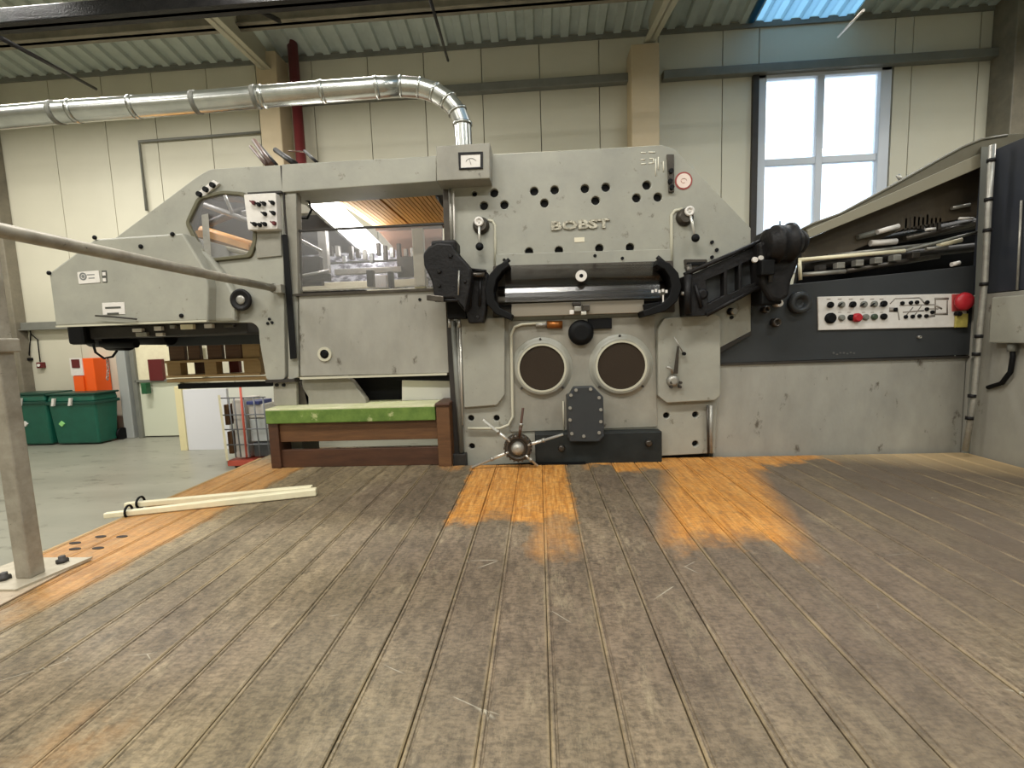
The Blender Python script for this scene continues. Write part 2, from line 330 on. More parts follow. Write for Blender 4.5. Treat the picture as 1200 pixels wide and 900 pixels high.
# thin conduit on the wall
cz = [P(172, 247, YW-.04), P(163, 166, YW-.04), P(306, 155, YW-.04)]
tag(MB().tube(cz, .022, 8).build('wall_conduit', STEELG), 'thin grey conduit bent in a right angle on the cream wall behind the delivery hood', 'conduit')
for (px, py, s) in ((47, 428, 'right-hand dark wall socket hanging on its cable, left of the orange cabinet'), (34, 421, 'small dark plug on a short cable left of the wall socket')):
    big = px == 47; t = thing('wall_socket', s, 'socket', P(px, py, YW-.04))
    r = .05 if big else .025
    c = P(px, py, YW-.05); MB().box((c.x-r, YW-.07, c.z-r), (c.x+r, YW, c.z+r), .008).build('socket_body', DRED if big else BLK2, t)
    if big: MB().disc((c.x, c.z), .025, YW-.08, YW-.06, 14).build('socket_face', WHITE, t)
    MB().tube([P(px, py-4, YW-.03), P(px-(3 if big else -2), py-30, YW-.03), P(px-(10 if big else -1), py-36, YW-.03)], .009, 6).build('cable', BLK2, t)

# ================================================================== DECK (timber platform)
deck = thing('timber_deck', 'wide grey worn timber platform floor, bare orange wood patches near the press', 'platform', (0, 1, 0)); 
def deck_material():
    m = bpy.data.materials.new('worn deck timber'); m.use_nodes = True; nt = m.node_tree; b = nt.nodes['Principled BSDF']; N = nt.nodes.new; L = nt.links.new
    geo = N('ShaderNodeNewGeometry'); tc = N('ShaderNodeTexCoord'); oi = N('ShaderNodeObjectInfo')
    sp = N('ShaderNodeSeparateXYZ'); L(geo.outputs['Position'], sp.inputs[0])
    def math_(op, a, c, clamp=False):
        n = N('ShaderNodeMath'); n.operation = op; n.use_clamp = clamp
        for i, v in enumerate((a, c)):
            if v is None: continue
            if isinstance(v, (int, float)): n.inputs[i].default_value = v
            else: L(v, n.inputs[i])
        return n.outputs[0]
    def noise(scale, vec=None, det=5, rough=.65, st=None):
        n = N('ShaderNodeTexNoise'); n.inputs['Scale'].default_value = scale; n.inputs['Detail'].default_value = det; n.inputs['Roughness'].default_value = rough
        mp = N('ShaderNodeMapping'); L(vec or geo.outputs['Position'], mp.inputs[0]); mp.inputs['Scale'].default_value = st or (1, 1, 1); L(mp.outputs[0], n.inputs['Vector']); return n.outputs[0]
    def ramp(fac, stops):
        r = N('ShaderNodeValToRGB'); e = r.color_ramp.elements
        while len(e) < len(stops): e.new(.5)
        for el, (p, c) in zip(e, stops): el.position = p; el.color = c
        L(fac, r.inputs[0]); return r.outputs[0]
    def mix(f, a, c, bt='MIX'):
        n = N('ShaderNodeMix'); n.data_type = 'RGBA'; n.blend_type = bt
        for i, v in ((0, f), (6, a), (7, c)):
            if isinstance(v, (int, float)): n.inputs[i].default_value = v
            elif isinstance(v, tuple): n.inputs[i].default_value = v
            else: L(v, n.inputs[i])
        return n.outputs[2]
    g = lambda v: (v, v, v, 1)
    # grey worn coat: broad patches, cross grain speckle
    base = ramp(noise(1.1, det=4), [(.3, srgb((128, 112, 85))), (.5, srgb((148, 131, 100))), (.7, srgb((166, 149, 116)))])
    base = mix(ramp(noise(.55, det=2), [(.45, g(0)), (.62, g(1))]), base, srgb((128, 110, 90)))
    spk = ramp(noise(95, det=3, st=(.45, 1, 1)), [(.40, g(.55)), (.56, g(1))]); base = mix(.75, base, spk, 'MULTIPLY')
    spk2 = ramp(noise(16, det=6, rough=.75, st=(1.6, .7, 1)), [(.38, g(.60)), (.56, g(1))]); base = mix(.85, base, spk2, 'MULTIPLY'); spk3 = ramp(noise(34, det=8, rough=.85, st=(1, .5, 1)), [(.42, g(.62)), (.52, g(1.0))]); base = mix(.8, base, spk3, 'MULTIPLY')
    light = ramp(noise(11, det=9, rough=.85, st=(1, .3, 1)), [(.54, g(0)), (.70, g(.65))]); base = mix(light, base, srgb((178, 161, 128)))
    # per board tone
    mr = N('ShaderNodeMapRange'); mr.inputs[3].default_value = .80; mr.inputs[4].default_value = 1.1; L(oi.outputs['Random'], mr.inputs[0])
    hv = N('ShaderNodeHueSaturation'); hv.inputs['Saturation'].default_value = .95; L(mr.outputs[0], hv.inputs['Value']); L(base, hv.inputs['Color']); base = hv.outputs[0]
    # darker area at the right, paler boards at the far right; lighter board edges
    tr_ = math_('MULTIPLY', math_('ADD', math_('DIVIDE', math_('SUBTRACT', sp.outputs[0], .25), .9), .0, True), ramp(noise(1.3, det=3), [(.35, g(.3)), (.6, g(1))])); base = mix(math_('MULTIPLY', tr_, .75), base, srgb((94, 81, 70)))
    pale = math_('MULTIPLY', math_('ADD', math_('DIVIDE', math_('SUBTRACT', math_('ADD', math_('MULTIPLY', sp.outputs[0], .55), sp.outputs[1]), 3.95), .42), .0, True), .8); base = mix(pale, base, srgb((206, 178, 134)))
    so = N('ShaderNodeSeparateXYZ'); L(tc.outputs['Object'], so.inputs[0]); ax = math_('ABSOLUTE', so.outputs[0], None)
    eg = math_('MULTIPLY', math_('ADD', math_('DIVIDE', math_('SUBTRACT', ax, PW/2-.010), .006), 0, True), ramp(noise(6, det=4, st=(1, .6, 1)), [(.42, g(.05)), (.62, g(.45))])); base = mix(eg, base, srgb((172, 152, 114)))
    half = math_('MULTIPLY', math_('GREATER_THAN', so.outputs[0], math_('MULTIPLY', math_('SUBTRACT', oi.outputs['Random'], .5), .1)), .12); base = mix(half, base, srgb((84, 76, 62)))
    # bare orange timber
    grain = ramp(noise(14, det=6, st=(5, .4, 1)), [(.3, srgb((164, 106, 46))), (.5, srgb((200, 138, 66))), (.72, srgb((224, 168, 94)))])
    grain = mix(.5, grain, ramp(noise(60, det=3, st=(.6, 1, 1)), [(.38, g(.6)), (.55, g(1))]), 'MULTIPLY')
    nz = math_('MULTIPLY', math_('SUBTRACT', noise(7, det=6, rough=.7), .5), .45); rj = math_('MULTIPLY', math_('SUBTRACT', oi.outputs['Random'], .5), .3)
    Xn = math_('ADD', sp.outputs[0], math_('MULTIPLY', nz, .35)); Yn = math_('ADD', math_('ADD', sp.outputs[1], nz), rj)
    def edge(v, t, s, inv=False):     # smooth step over s around t
        a = math_('DIVIDE', math_('SUBTRACT', v, t), s); a = math_('ADD', a, .5, True)
        return math_('SUBTRACT', 1.0, a, True) if inv else a
    def box(x0, x1, y0, y1, sx=.03, sy=.12, slant=0):
        xs = math_('SUBTRACT', Xn, math_('MULTIPLY', math_('SUBTRACT', Yn, y0), slant)) if slant else Xn
        m1 = math_('MULTIPLY', edge(xs, x0, sx), edge(xs, x1, sx, True)); m2 = math_('MULTIPLY', edge(Yn, y0, sy), edge(Yn, y1, sy, True)); return math_('MULTIPLY', m1, m2)
    m1 = box(-.46, .16, 1.95, 3.4); m2 = box(.50, 1.0, 1.86, 3.4, sx=.14, sy=.2, slant=.3); m3 = box(.3, 1.85, 2.86, 3.4, sx=.1, sy=.08)
    m4 = math_('MULTIPLY', box(-2.3, -1.68, 1.45, 3.2, sx=.06, sy=.3), .62); m5 = math_('MULTIPLY', box(-.05, .14, 1.6, 2.0, sx=.05), .42)
    m6 = math_('MULTIPLY', box(-.70, -.52, 2.8, 3.2, sx=.05), .6); m7 = math_('MULTIPLY', box(-1.12, -.98, .78, .86, sx=.1), .3)
    mask = m1
    for k in (m2, m3, m4, m5, m6, m7): mask = math_('MAXIMUM', mask, k)
    wear = ramp(noise(22, det=6, rough=.8), [(.36, g(.6)), (.52, g(1))]); mask = math_('MULTIPLY', mask, wear)
    col = mix(mask, base, grain)
    # white scratches
    wv = N('ShaderNodeTexVoronoi'); wv.feature = 'DISTANCE_TO_EDGE'; wv.inputs['Scale'].default_value = 1.7; mp = N('ShaderNodeMapping'); mp.inputs['Rotation'].default_value = (0, 0, .6); mp.inputs['Scale'].default_value = (1, 2.2, 1); L(geo.outputs['Position'], mp.inputs[0]); L(mp.outputs[0], wv.inputs['Vector'])
    sc = ramp(wv.outputs['Distance'], [(.0, g(1)), (.004, g(0))]); gate = ramp(noise(3.3, det=2), [(.62, g(0)), (.66, g(.6))]); scm = math_('MULTIPLY', sc, gate)
    col = mix(scm, col, srgb((190, 184, 165)))
    L(col, b.inputs['Base Color'])
    rr = ramp(noise(5), [(.3, g(.42)), (.7, g(.6))]); L(rr, b.inputs['Roughness']); b.inputs['Specular IOR Level'].default_value = .35
    bp = N('ShaderNodeBump'); bp.inputs['Strength'].default_value = .35; bp.inputs['Distance'].default_value = .004; L(noise(90, det=3, st=(.5, 1, 1)), bp.inputs['Height']); L(bp.outputs[0], b.inputs['Normal'])
    return m
PW = .1541
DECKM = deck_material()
DX0 = -14*PW + .002; DX1 = 2.80
def plank_mesh(w, y0, y1, zj):
    t = .035; g = random.choice((.0009, .0012, .0024)); pr = [(g, -t), (g, -.003), (g+.003, 0), (.010, 0), (.0125, -.0035), (.0155, -.0035), (.018, 0), (w-g-.003, 0), (w-g, -.003), (w-g, -t)]
    b = bmesh.new(); A = [b.verts.new((x, y0, z+zj)) for x, z in pr]; B = [b.verts.new((x, y1, z+zj)) for x, z in pr]
    for i in range(len(pr)): j = (i+1) % len(pr); b.faces.new((A[i], A[j], B[j], B[i]))
    b.faces.new(A); b.faces.new(B[::-1]); bmesh.ops.recalc_face_normals(b, faces=b.faces[:])
    me = bpy.data.meshes.new('plank'); b.to_mesh(me); b.free(); return me
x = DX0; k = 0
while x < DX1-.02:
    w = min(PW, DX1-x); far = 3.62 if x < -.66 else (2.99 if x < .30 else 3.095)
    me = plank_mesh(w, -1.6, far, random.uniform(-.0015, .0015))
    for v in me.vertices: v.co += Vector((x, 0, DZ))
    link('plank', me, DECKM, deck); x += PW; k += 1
MB().box((DX0+.02, -1.5, DZ-.2), (DX1-.01, 2.97, DZ-.04)).build('deck_frame', DARK, deck)
for yy in (-1.4, .4, 2.3):
    for xx in (DX0+.06, -1.1, 0, 1.2, 2.6): MB().box((xx-.04, yy-.04, 0), (xx+.04, yy+.04, DZ-.2)).build('leg', DARK, deck)
MB().box((DX0-.02, -1.6, DZ-.16), (DX0, 3.3, DZ+.001), .003).build('edge_board', WOODL, deck)
SLOT_SHADE = mat('painted slot shade', (40, 30, 24), .8)
for q in ((88, 636.5), (88, 643.5), (118, 629), (115, 642.5), (143, 629)):  # flat dark discs paint the shade of the slot holes
    c = PZ(*q, DZ); o = MB(); o.tube([(c.x, c.y, DZ-.002), (c.x, c.y, DZ+.0025)], .026, 16)
    for v in o.b.verts: v.co.x = c.x + (v.co.x-c.x)*1.0; v.co.y = c.y+(v.co.y-c.y)*.45
    o.build('slot', SLOT_SHADE, deck)
# ================================================================== RAILING
c = PZ(36, 672, DZ+.02); post = thing('railing_post', 'dirty grey square steel post bolted to the deck edge at the left', 'railing', (c.x, c.y, DZ))
topz = P(6, 262, c.y).z
MB().box((c.x-.030, c.y-.028, DZ+.012), (c.x+.030, c.y+.028, topz), .006).build('post_tube', GALV2, post)
MB().box((c.x-.045, c.y-.04, P(15, 413, c.y).z), (c.x+.045, c.y+.04, P(15, 396, c.y).z), .006).build('collar', GALV2, post)
MB().hexa([(c.x-.24, c.y-.10, DZ+.002), (c.x+.06, c.y-.10, DZ+.002), (c.x+.06, c.y-.10, DZ+.014), (c.x-.24, c.y-.10, DZ+.014), (c.x-.2, c.y+.14, DZ+.002), (c.x+.1, c.y+.14, DZ+.002), (c.x+.1, c.y+.14, DZ+.014), (c.x-.2, c.y+.14, DZ+.014)]).build('base_plate', mat('pale zinc plate', (186, 178, 160), .45, .3, c2=(160, 150, 130), scale=14), post)
for q in ((5, 677), (73, 657)):
    d = PZ(*q, DZ+.02); MB().lathe((d.x, d.y, DZ+.012), (0, 0, 1), [(.021, 0), (.021, .014), (.012, .016), (.012, .028)], 6).build('bolt', DARK, post)
bd = MB().hexa([(-2.15, .5, DZ+.0015), (-1.80, .5, DZ+.0015), (-1.80, .5, DZ+.006), (-2.15, .5, DZ+.006), (-2.15, 1.60, DZ+.0015), (-1.88, 1.70, DZ+.0015), (-1.88, 1.70, DZ+.006), (-2.15, 1.60, DZ+.006)]).build('edge_sheet', mat('pale edge sheet', (176, 158, 134), .6, c2=(150, 134, 112), scale=30, c3=(110, 98, 82), scale3=60, thr3=.6)); tag(bd, 'pale beige sheet laid on the deck edge under the railing post', 'sheet')
a, b = P(-60, 262, 1.35), P(322, 338, 3.06)
a = P(0, 270, 1.38); d = (b-a).normalized(); a2 = a - d*2.2
rail = thing('handrail', 'galvanised round handrail sloping across the left from the frame edge to the press', 'railing', b)
MB().tube([a2, a, b], .0245, 16).build('rail_tube', GALV2, rail)
MB().tube([b-d*.02, b+d*.05], .031, 14).build('end_socket', BLACK, rail)
e = P(329, 339, 3.08); MB().box((e.x-.03, 3.03, e.z-.03), (e.x+.03, 3.09, e.z+.03), .004).build('bracket', GREYD, rail)
# cream strips on the deck
def strip(p, q, lab):
    p, q = PZ(*p, DZ+.022), PZ(*q, DZ+.022); d = (q-p).normalized(); s = Vector((-d.y, d.x, 0)); t = thing('plastic_strip', lab, 'strip', (p+q)/2)
    v = []
    o = MB(); w, h = .023, .02
    o.hexa([p-s*w-Vector((0, 0, h)), p+s*w*.2-Vector((0, 0, h)), p+s*w*.2+Vector((0, 0, h*.4)), p-s*w+Vector((0, 0, h*.4)), q-s*w-Vector((0, 0, h)), q+s*w-Vector((0, 0, h)), q+s*w+Vector((0, 0, h)), q-s*w+Vector((0, 0, h))], .005)
    o.build('channel', CREAM, t); return p, q, d, s, t
for pq in (((124, 602), (371, 576), 'nearer cream plastic channel lying on the left deck edge', (.10,)), ((148, 590), (366, 573), 'farther cream plastic channel lying on the left deck edge', (.07,))):
    p, q, d, s, t = strip(*pq[:3])
    for f in pq[3]:
        c = p+d*f; n = 16; ring = [c + s*.034*math.cos(2*math.pi*k/n) + Vector((0, 0, .03*math.sin(2*math.pi*k/n))) for k in range(n+1)]
        MB().tube(ring, .006, 6, False).build('strap', BLK2, t)
# ================================================================== BENCH
YB0 = 3.0; zt = P(420, 478, YB0).z; bx0, bx1 = P(314, 500, YB0).x, P(528, 500, YB0).x; yb1 = 3.5
bench = thing('wooden_bench', 'low brown wooden step bench with green covered top beside the press', 'bench', ((bx0+bx1)/2, 3.25, DZ))
zs = zt-.03
MB().box((bx0, YB0, DZ), (bx0+.07, yb1, zs), .004).build('end_panel', WOODD, bench)
r = MB().box((bx1-.09, YB0-.02, DZ), (bx1, yb1, zt+.0), .004).build('end_panel', WOODB, bench); r['label'] = 'lighter brown right end panel'
MB().box((bx1-.095, YB0-.03, zt), (bx1+.005, yb1, zt+.022), .006).build('cap_board', WOODD, bench)
MB().box((bx0+.07, YB0+.02, P(420, 517, YB0).z), (bx1-.09, YB0+.05, P(420, 494, YB0).z), .003).build('rail_board', WOODB, bench)
MB().box((bx0+.07, YB0+.02, DZ), (bx1-.09, YB0+.05, DZ+.125), .003).build('kick_board', WOODD, bench)
MB().box((bx0+.03, yb1-.03, DZ+.1), (bx1-.05, yb1-.01, zs), .003).build('back_board', DARK, bench)
MB().box((bx0+.0, YB0-.02, P(420, 494, YB0).z), (bx1-.097, YB0+.012, zt), .006).build('front_cover', GREEN, bench)
MB().box((bx0+.0, YB0-.018, zt-.02), (bx1-.097, yb1, zt+.012), .008).build('top_cover', GREENTOP, bench)

# ================================================================== DELIVERY UNIT (left machine section)
YF = 3.10
du = thing('delivery_unit', 'long grey delivery section of the press, left of the tall main frame', 'machine', (P(330, 400, YF).x, YF+.6, 0))
hx = lambda pts: pp(pts, YF)
holes = [rnd(hx([(219, 262), (233, 232), (262, 224), (288, 226), (302, 245), (302, 285), (296, 302), (248, 307), (236, 297)]), .03)]
side = rnd(hx([(120, 290), (232, 206), (247, 198), (331, 193), (334, 445), (312, 446), (304, 400), (303, 384), (296, 378), (130, 378)]), .03)
plate('side_frame', side, YF, YF+.05, GREY, du, holes, .005)
plate('side_frame', hx([(334, 193), (346, 192), (349, 442), (337, 446)]), YF+.01, YF+.06, GREY, du, bev=.003)
MB().tube([(x, YF+.015, z) for x, z in hx([(140, 276), (232, 206.5), (247, 198.5), (331, 193.5), (511, 183.5)])], .006, 8).build('edge_highlight', RIM, du)  # pale tube paints a highlight along the frame's top edge
# polygon window with rim and dark interior
o = rnd(hx([(219, 262), (233, 232), (262, 224), (288, 226), (302, 245), (302, 285), (296, 302), (248, 307), (236, 297)]), .03)
i = rnd(hx([(223, 262), (236, 235), (262, 228), (286, 230), (298, 247), (298, 283), (292, 298), (250, 303), (240, 294)]), .03)
plate('window_rim', o, YF-.02, YF+.01, mat('olive rubber rim', (92, 88, 66), .5), du, [i], .004)
plate('observation_pane', i, YF-.004, YF, ACRYL, du, bev=.0005)
MB().hexa([P(*q, YF-.03) for q in ((236, 252), (240, 306), (248, 306), (244, 250))] + [P(*q, YF-.01) for q in ((236, 252), (240, 306), (248, 306), (244, 250))]).build('hinge_strip', STEEL, du)
# mechanism seen behind the pane
g = thing
for a, b, Y, r, m in (((240, 240), (300, 262), 3.5, .02, STEEL), ((245, 262), (300, 240), 3.7, .03, OILY), ((240, 285), (300, 300), 3.4, .02, CREAM), ((236, 270), (302, 290), 3.9, .04, ORANGEWOOD), ((262, 225), (272, 250), 3.3, .012, CHROME), ((285, 250), (300, 246), 3.3, .02, WHITE), ((240, 300), (300, 305), 4.1, .05, OILY), ((250, 228), (296, 232), 3.8, .05, OILY)):
    MB().tube([P(*a, Y), P(*b, Y)], r, 8).build('mechanism_bar', m, du)
MB().box((P(224, 300, 4.3).x, 4.3, P(205, 318, 4.3).z), (P(312, 300, 4.3).x, 4.34, P(312, 215, 4.3).z)).build('dark_infill', DARK, du)
MB().box((P(230, 260, 4.0).x, 3.35, P(230, 300, 4.0).z), (P(300, 260, 4.0).x, 4.2, P(300, 290, 4.0).z)).build('sheet_pile', ORANGEWOOD, du)
# button strip, tilted
tb = lambda a, b, f: (a[0]+(b[0]-a[0])*f, a[1]+(b[1]-a[1])*f)
st = plate('button_strip', hx([(232, 228), (252, 212), (259, 216), (239, 233)]), YF-.02, YF, WHITE, du, bev=.003)
for q in ((237, 229), (244.5, 223.5), (252.5, 218.5)):
    c = c2(*q, YF); MB().disc(c, K(3, YF), YF-.04, YF-.02, 12).build('button', BLK2, st)
# switch box
sb = plate('switch_plate', rnd(hx([(292, 231), (329, 229), (331, 271), (297, 272)]), .012), YF-.06, YF, WHITE, du, bev=.005)
for j, q in enumerate(((298, 239), (310, 240), (320, 239), (311, 252), (321, 251), (299, 264), (311, 264), (322, 263), (304, 241), (305, 265))):
    c = P(q[0], q[1]-1, YF-.06); d = Vector((.5, 0, -.45))*.02
    MB().lathe((c.x, YF-.06, c.z), (0.1, -1, 0), [(.014, 0), (.014, .012), (.010, .014), (.010, .026)], 12).hexa([c+Vector(v) for v in ((-.016, -.03, .004), (.012, -.03, -.018), (.016, -.03, -.012), (-.012, -.03, .012), (-.016, -.022, .004), (.012, -.022, -.018), (.016, -.022, -.012), (-.012, -.022, .012))]).build('switch_knob', DRED if j in (0, 7) else BLK2, sb)
MB().box((P(293, 226, YF).x, YF-.03, P(293, 229.5, YF).z), (P(332, 226, YF).x, YF+.0, P(332, 225, YF).z)).build('switch_box_lid', DARK, du)
plate('inner_panel', hx([(299, 272), (330, 271), (331, 300), (302, 303)]), YF-.012, YF, GREYD, du, bev=.003)
# top beam
tz = hx([(331, 193), (512, 183), (512, 213), (331, 226)])
plate('top_beam', tz, YF-.01, YF+.28, GREY, du, bev=.006)
plate('rear_beam', pp([(345, 232), (512, 222), (512, 240), (345, 250)], 4.62), 4.64, 4.72, GREYD, du, bev=.006)
plate('far_frame', pp([(300, 210), (392, 236), (428, 300), (428, 345), (300, 345)], 4.9), 4.9, 4.95, DARK, du, bev=.006)
# guide bar
MB().hexa([P(*q, YF-.03) for q in ((330, 275), (337, 275), (348, 420), (340, 421))] + [P(*q, YF+.0) for q in ((330, 275), (337, 275), (348, 420), (340, 421))], .004).build('guide_bar', BLK2, du)
MB().box((P(331.5, 230, YF).x, YF-.004, P(332, 275, YF).z), (P(333.5, 230, YF).x, YF, P(332, 194, YF).z)).build('seam', DARK, du)
# window bay: posts, orange roof, lamp, acrylic
plate('bay_post', hx([(334, 228), (347, 227), (349, 345), (337, 346)]), YF, YF+.07, GREYD, du, bev=.004)
plate('bay_post', hx([(518, 218), (527, 218), (533, 440), (524, 440)]), YF+.02, YF+.12, OILY, du, bev=.004)
zo = P(440, 226, 3.42).z
seg = [(P(384, 229, 3.42).x, P(436, 226, 3.42).x), (P(439, 226, 3.42).x, P(505, 222, 3.42).x)]
for a, b in seg:
    n = 9 if a < -1 and b-a < .4 else 12; w = (b-a)/n
    for k in range(n): MB().box((a+k*w+.003, 3.38, zo), (a+(k+1)*w-.003, 4.42, zo+.02)).build('roof_slat', ORANGEWOOD, du)
MB().box((P(384, 229, 3.42).x, 3.38, zo+.021), (P(512, 222, 3.42).x, 4.42, zo+.03)).build('roof_backing', WOODB, du)
MB().box((P(384, 229, 3.42).x, 4.42, zo-.03), (P(520, 222, 3.42).x, 4.45, zo+.03)).build('roof_trim', WOODB, du)
# fluorescent lamp inside the bay (a lit lamp)
LAMPM = mat('lit fluorescent diffuser', (255, 255, 250), .5, emit=(255, 252, 244), strength=12)
a0, a1, b0, b1 = P(352, 231, 3.4), P(384, 229, 3.4), P(436, 306, 5.0), P(462, 304, 5.0)
dn = Vector((0, 0, .03))
MB().hexa([a0, a1, a1+dn, a0+dn, b0, b1, b1+dn, b0+dn]).build('lamp_diffuser', LAMPM, du)
MB().hexa([a0-Vector((.05, 0, -.02)), a0-Vector((.01, 0, -.02)), a0+dn*2, a0+dn*2-Vector((.05, 0, 0)), b0-Vector((.05, 0, -.02)), b0-Vector((.01, 0, -.02)), b0+dn*2, b0+dn*2-Vector((.05, 0, 0))]).build('lamp_reflector', GALV, du)
zac = P(420, 266, YF).z
MB().box((P(347, 300, YF).x, YF+.03, P(347, 341, YF).z), (P(519, 300, YF).x, YF+.036, zac)).build('acrylic_screen', ACRYL, du)
MB().box((P(347, 268, YF).x, YF+.02, zac-.004), (P(519, 264, YF).x, YF+.045, zac+.008)).build('screen_edge', DARK, du)
# clutter inside the bay
for lo, hi, Y, m, nm in (((350, 341), (500, 326), 4.1, CREAM, 'inner_ledge'), ((486, 338), (495, 267), 3.9, CREAM, 'inner_post'), ((349, 335), (374, 300), 3.6, OILY, 'gripper_block'), ((352, 330), (384, 320), 3.5, OILY, 'gripper_block'), ((392, 322), (470, 312), 4.3, STEEL, 'gripper_bar'), ((380, 308), (500, 303), 4.5, STEELG, 'gripper_bar'), ((466, 325), (484, 300), 4.4, OILY, 'gripper_block'), ((375, 320), (381, 268), 4.0, STEEL, 'inner_post'), ((430, 336), (436, 316), 3.8, OILY, 'gripper_block'), ((455, 337), (459, 318), 3.8, DARK, 'gripper_block'), ((440, 338), (452, 322), 4.0, WHITE, 'gripper_block')):
    a, b = P(*lo, Y), P(*hi, Y); MB().box((a.x, Y, a.z), (b.x, Y+.06, b.z), .004).build(nm, m, du)
MB().tube([P(350, 324, 3.5), P(386, 317, 3.5)], .012, 8).build('gripper_bar', CHROME, du)
MB().tube([P(349, 280, 3.4), P(376, 294, 3.6)], .014, 8).build('gripper_bar', CHROME, du)
for k in range(14): 
    px = 385+k*8; a = P(px, 300+random.uniform(-4, 6), 4.4); MB().box((a.x, 4.4, a.z-.02), (a.x+.035, 4.45, a.z+random.uniform(.04, .12)), .003).build('gripper', random.choice((STEEL, OILY, GALV)), du)
MB().tube([P(347, 245, 3.3), P(352, 256, 3.3), P(360, 256, 3.3), P(365, 246, 3.3), P(362, 236, 3.3), P(350, 232, 3.3)], .008, 6).build('cable', BLK2, du)
plate('far_side_panel', pp([(440, 267), (518, 264), (518, 312), (470, 300)], 4.6), 4.6, 4.63, mat('brown far panel', (150, 108, 82), .5), du)
plate('far_side_panel', pp([(345, 300), (470, 292), (530, 312), (530, 336), (345, 342)], 4.75), 4.75, 4.78, mat('cluttered grey far panel', (226, 226, 234), .4, c2=(120, 118, 126), scale=12, amt=.12, stretch=(1, 1, 2)), du)
MB().tube([P(510, 218, 3.6), P(526, 240, 3.6)], .05, 8).build('mechanism_bar', DARK, du)
# lower panel
lp = plate('lower_panel', rnd(hx([(350, 346), (522, 339), (526, 437), (352, 441)]), .008), YF, YF+.04, GREYW, du, bev=.004)
MB().box((P(352, 440, YF).x, YF-.01, P(440, 442, YF).z), (P(524, 437, YF).x, YF+.02, P(440, 439.5, YF).z)).build('panel_lip', RIM, du)
MB().box((P(346, 343, YF).x, YF-.015, P(430, 344, YF).z), (P(516, 339, YF).x, YF+.03, P(430, 341, YF).z)).build('screen_sill', OILY, du)
c = c2(381, 415, YF); MB().ring(c, K(5.5, YF), K(8.5, YF), YF-.012, YF).build('bolt_collar', RIM, du); MB().lathe((c[0], YF+.0, c[1]), (0, -1, 0), [(K(5.3, YF), 0), (K(5.3, YF), .008), (K(3, YF), .008), (K(3, YF), .016)], 16).build('bolt', BLK2, du)
for q in ((492, 351), (316, 374), (319, 378), (314, 379)): c = c2(*q, YF); MB().disc(c, K(1.8, YF), YF-.006, YF, 10).build('bolt', BLK2, du)
# handwheel
c = c2(287, 352, YF)
hw = MB().lathe((c[0], YF, c[1]), (0, -1, 0), [(K(5, YF), 0), (K(5, YF), .03), (K(12.5, YF), .032), (K(13, YF), .045), (K(12, YF), .056), (K(9.5, YF), .054), (K(8, YF), .045), (K(6, YF), .045)], 28).build('handwheel', BLACK, du)
MB().lathe((c[0], YF-.04, c[1]), (0, -1, 0), [(K(5.5, YF), 0), (K(5, YF), .012), (K(2, YF), .012)], 18).build('wheel_cap', STEEL, hw)
# foot bracket
plate('foot_block', hx([(318, 448), (345, 446), (346, 476), (319, 476)]), YF+.02, YF+.3, GREYD, du, bev=.004)
plate('foot_brace', hx([(345, 446), (358, 466), (358, 476), (345, 476)]), YF+.05, YF+.25, OILY, du, bev=.004)
MB().box((P(312, 446, YF).x, YF-.01, P(330, 448, YF).z), (P(346, 444, YF).x, YF+.1, P(330, 444.5, YF).z)).build('foot_plate', DARK, du)
for xx in (322, 330): c = c2(xx+3, 451, YF+.02); MB().disc(c, K(2, YF), YF+.005, YF+.02, 8).build('bolt', BLK2, du)
MB().box((P(318, 476, YF).x, YF+.05, DZ), (P(346, 476, YF).x, YF+.3, P(318, 474, YF+.2).z)).build('foot_leg', GREYD, du)
# guard under the panel
gd = rnd(hx([(350, 438), (368, 431), (384, 432), (408, 446), (426, 470), (426, 480), (356, 480), (349, 450)]), .02)
plate('chain_guard', gd, YF+.05, YF+.12, GREYD, du, bev=.008)
plate('under_cavity', hx([(386, 438), (467, 438), (467, 480), (386, 480)]), YF+.2, YF+.9, BLK2, du, bev=.002)
plate('under_rail', hx([(464, 438.5), (527, 438), (527, 447), (464, 446)]), YF+.03, YF+.2, BLK2, du, bev=.002)
cc = plate('white_backboard', hx([(464, 440), (528, 440), (528, 500), (464, 500)]), YF+.14, YF+.17, mat('bright white card', (246, 244, 238), .5), du, bev=.002)
# tail guard: a hood standing proud of the frame
YT = 2.97
tg = rnd(pp([(57, 320), (111, 280), (214, 273), (240, 316), (244, 336), (243, 376), (65, 382)], YT), .012)
tgo = plate('tail_guard', tg, YT, YF+.5, GREY, du, bev=.012)
plate('guard_fillet', pp([(222, 280), (245, 300), (262, 322), (275, 345), (275, 376), (243, 377)], YF-.05), YF-.05, YF+.04, GREY, du, bev=.02)
MB().box((P(66, 381, YT).x, YT-.006, P(150, 380.5, YT).z), (P(243, 378, YT).x, YT+.01, P(150, 378.5, YT).z)).build('guard_lip', RIM, du)
for q in ((165.5, 289), (202.5, 274.5), (111.5, 278.5), (58, 320), (213, 370)):
    c = c2(*q, YT); MB().lathe((c[0], YT, c[1]), (0, -1, 0), [(K(2.6, YT), 0), (K(2.6, YT), .008), (K(1.3, YT), .012)], 10).build('bolt', BLK2, du)
pl = plate('name_plate', rnd(pp([(91, 319), (116, 317), (118, 331), (93, 333)], YT), .006), YT-.004, YT, WHITE, du, bev=.001)
c = c2(98, 324, YT); MB().ring(c, K(3, YT), K(4.6, YT), YT-.006, YT-.004, 20).disc(c, K(2, YT), YT-.006, YT-.004, 12).build('emblem', mat('grey print', (120, 122, 120), .5), pl)
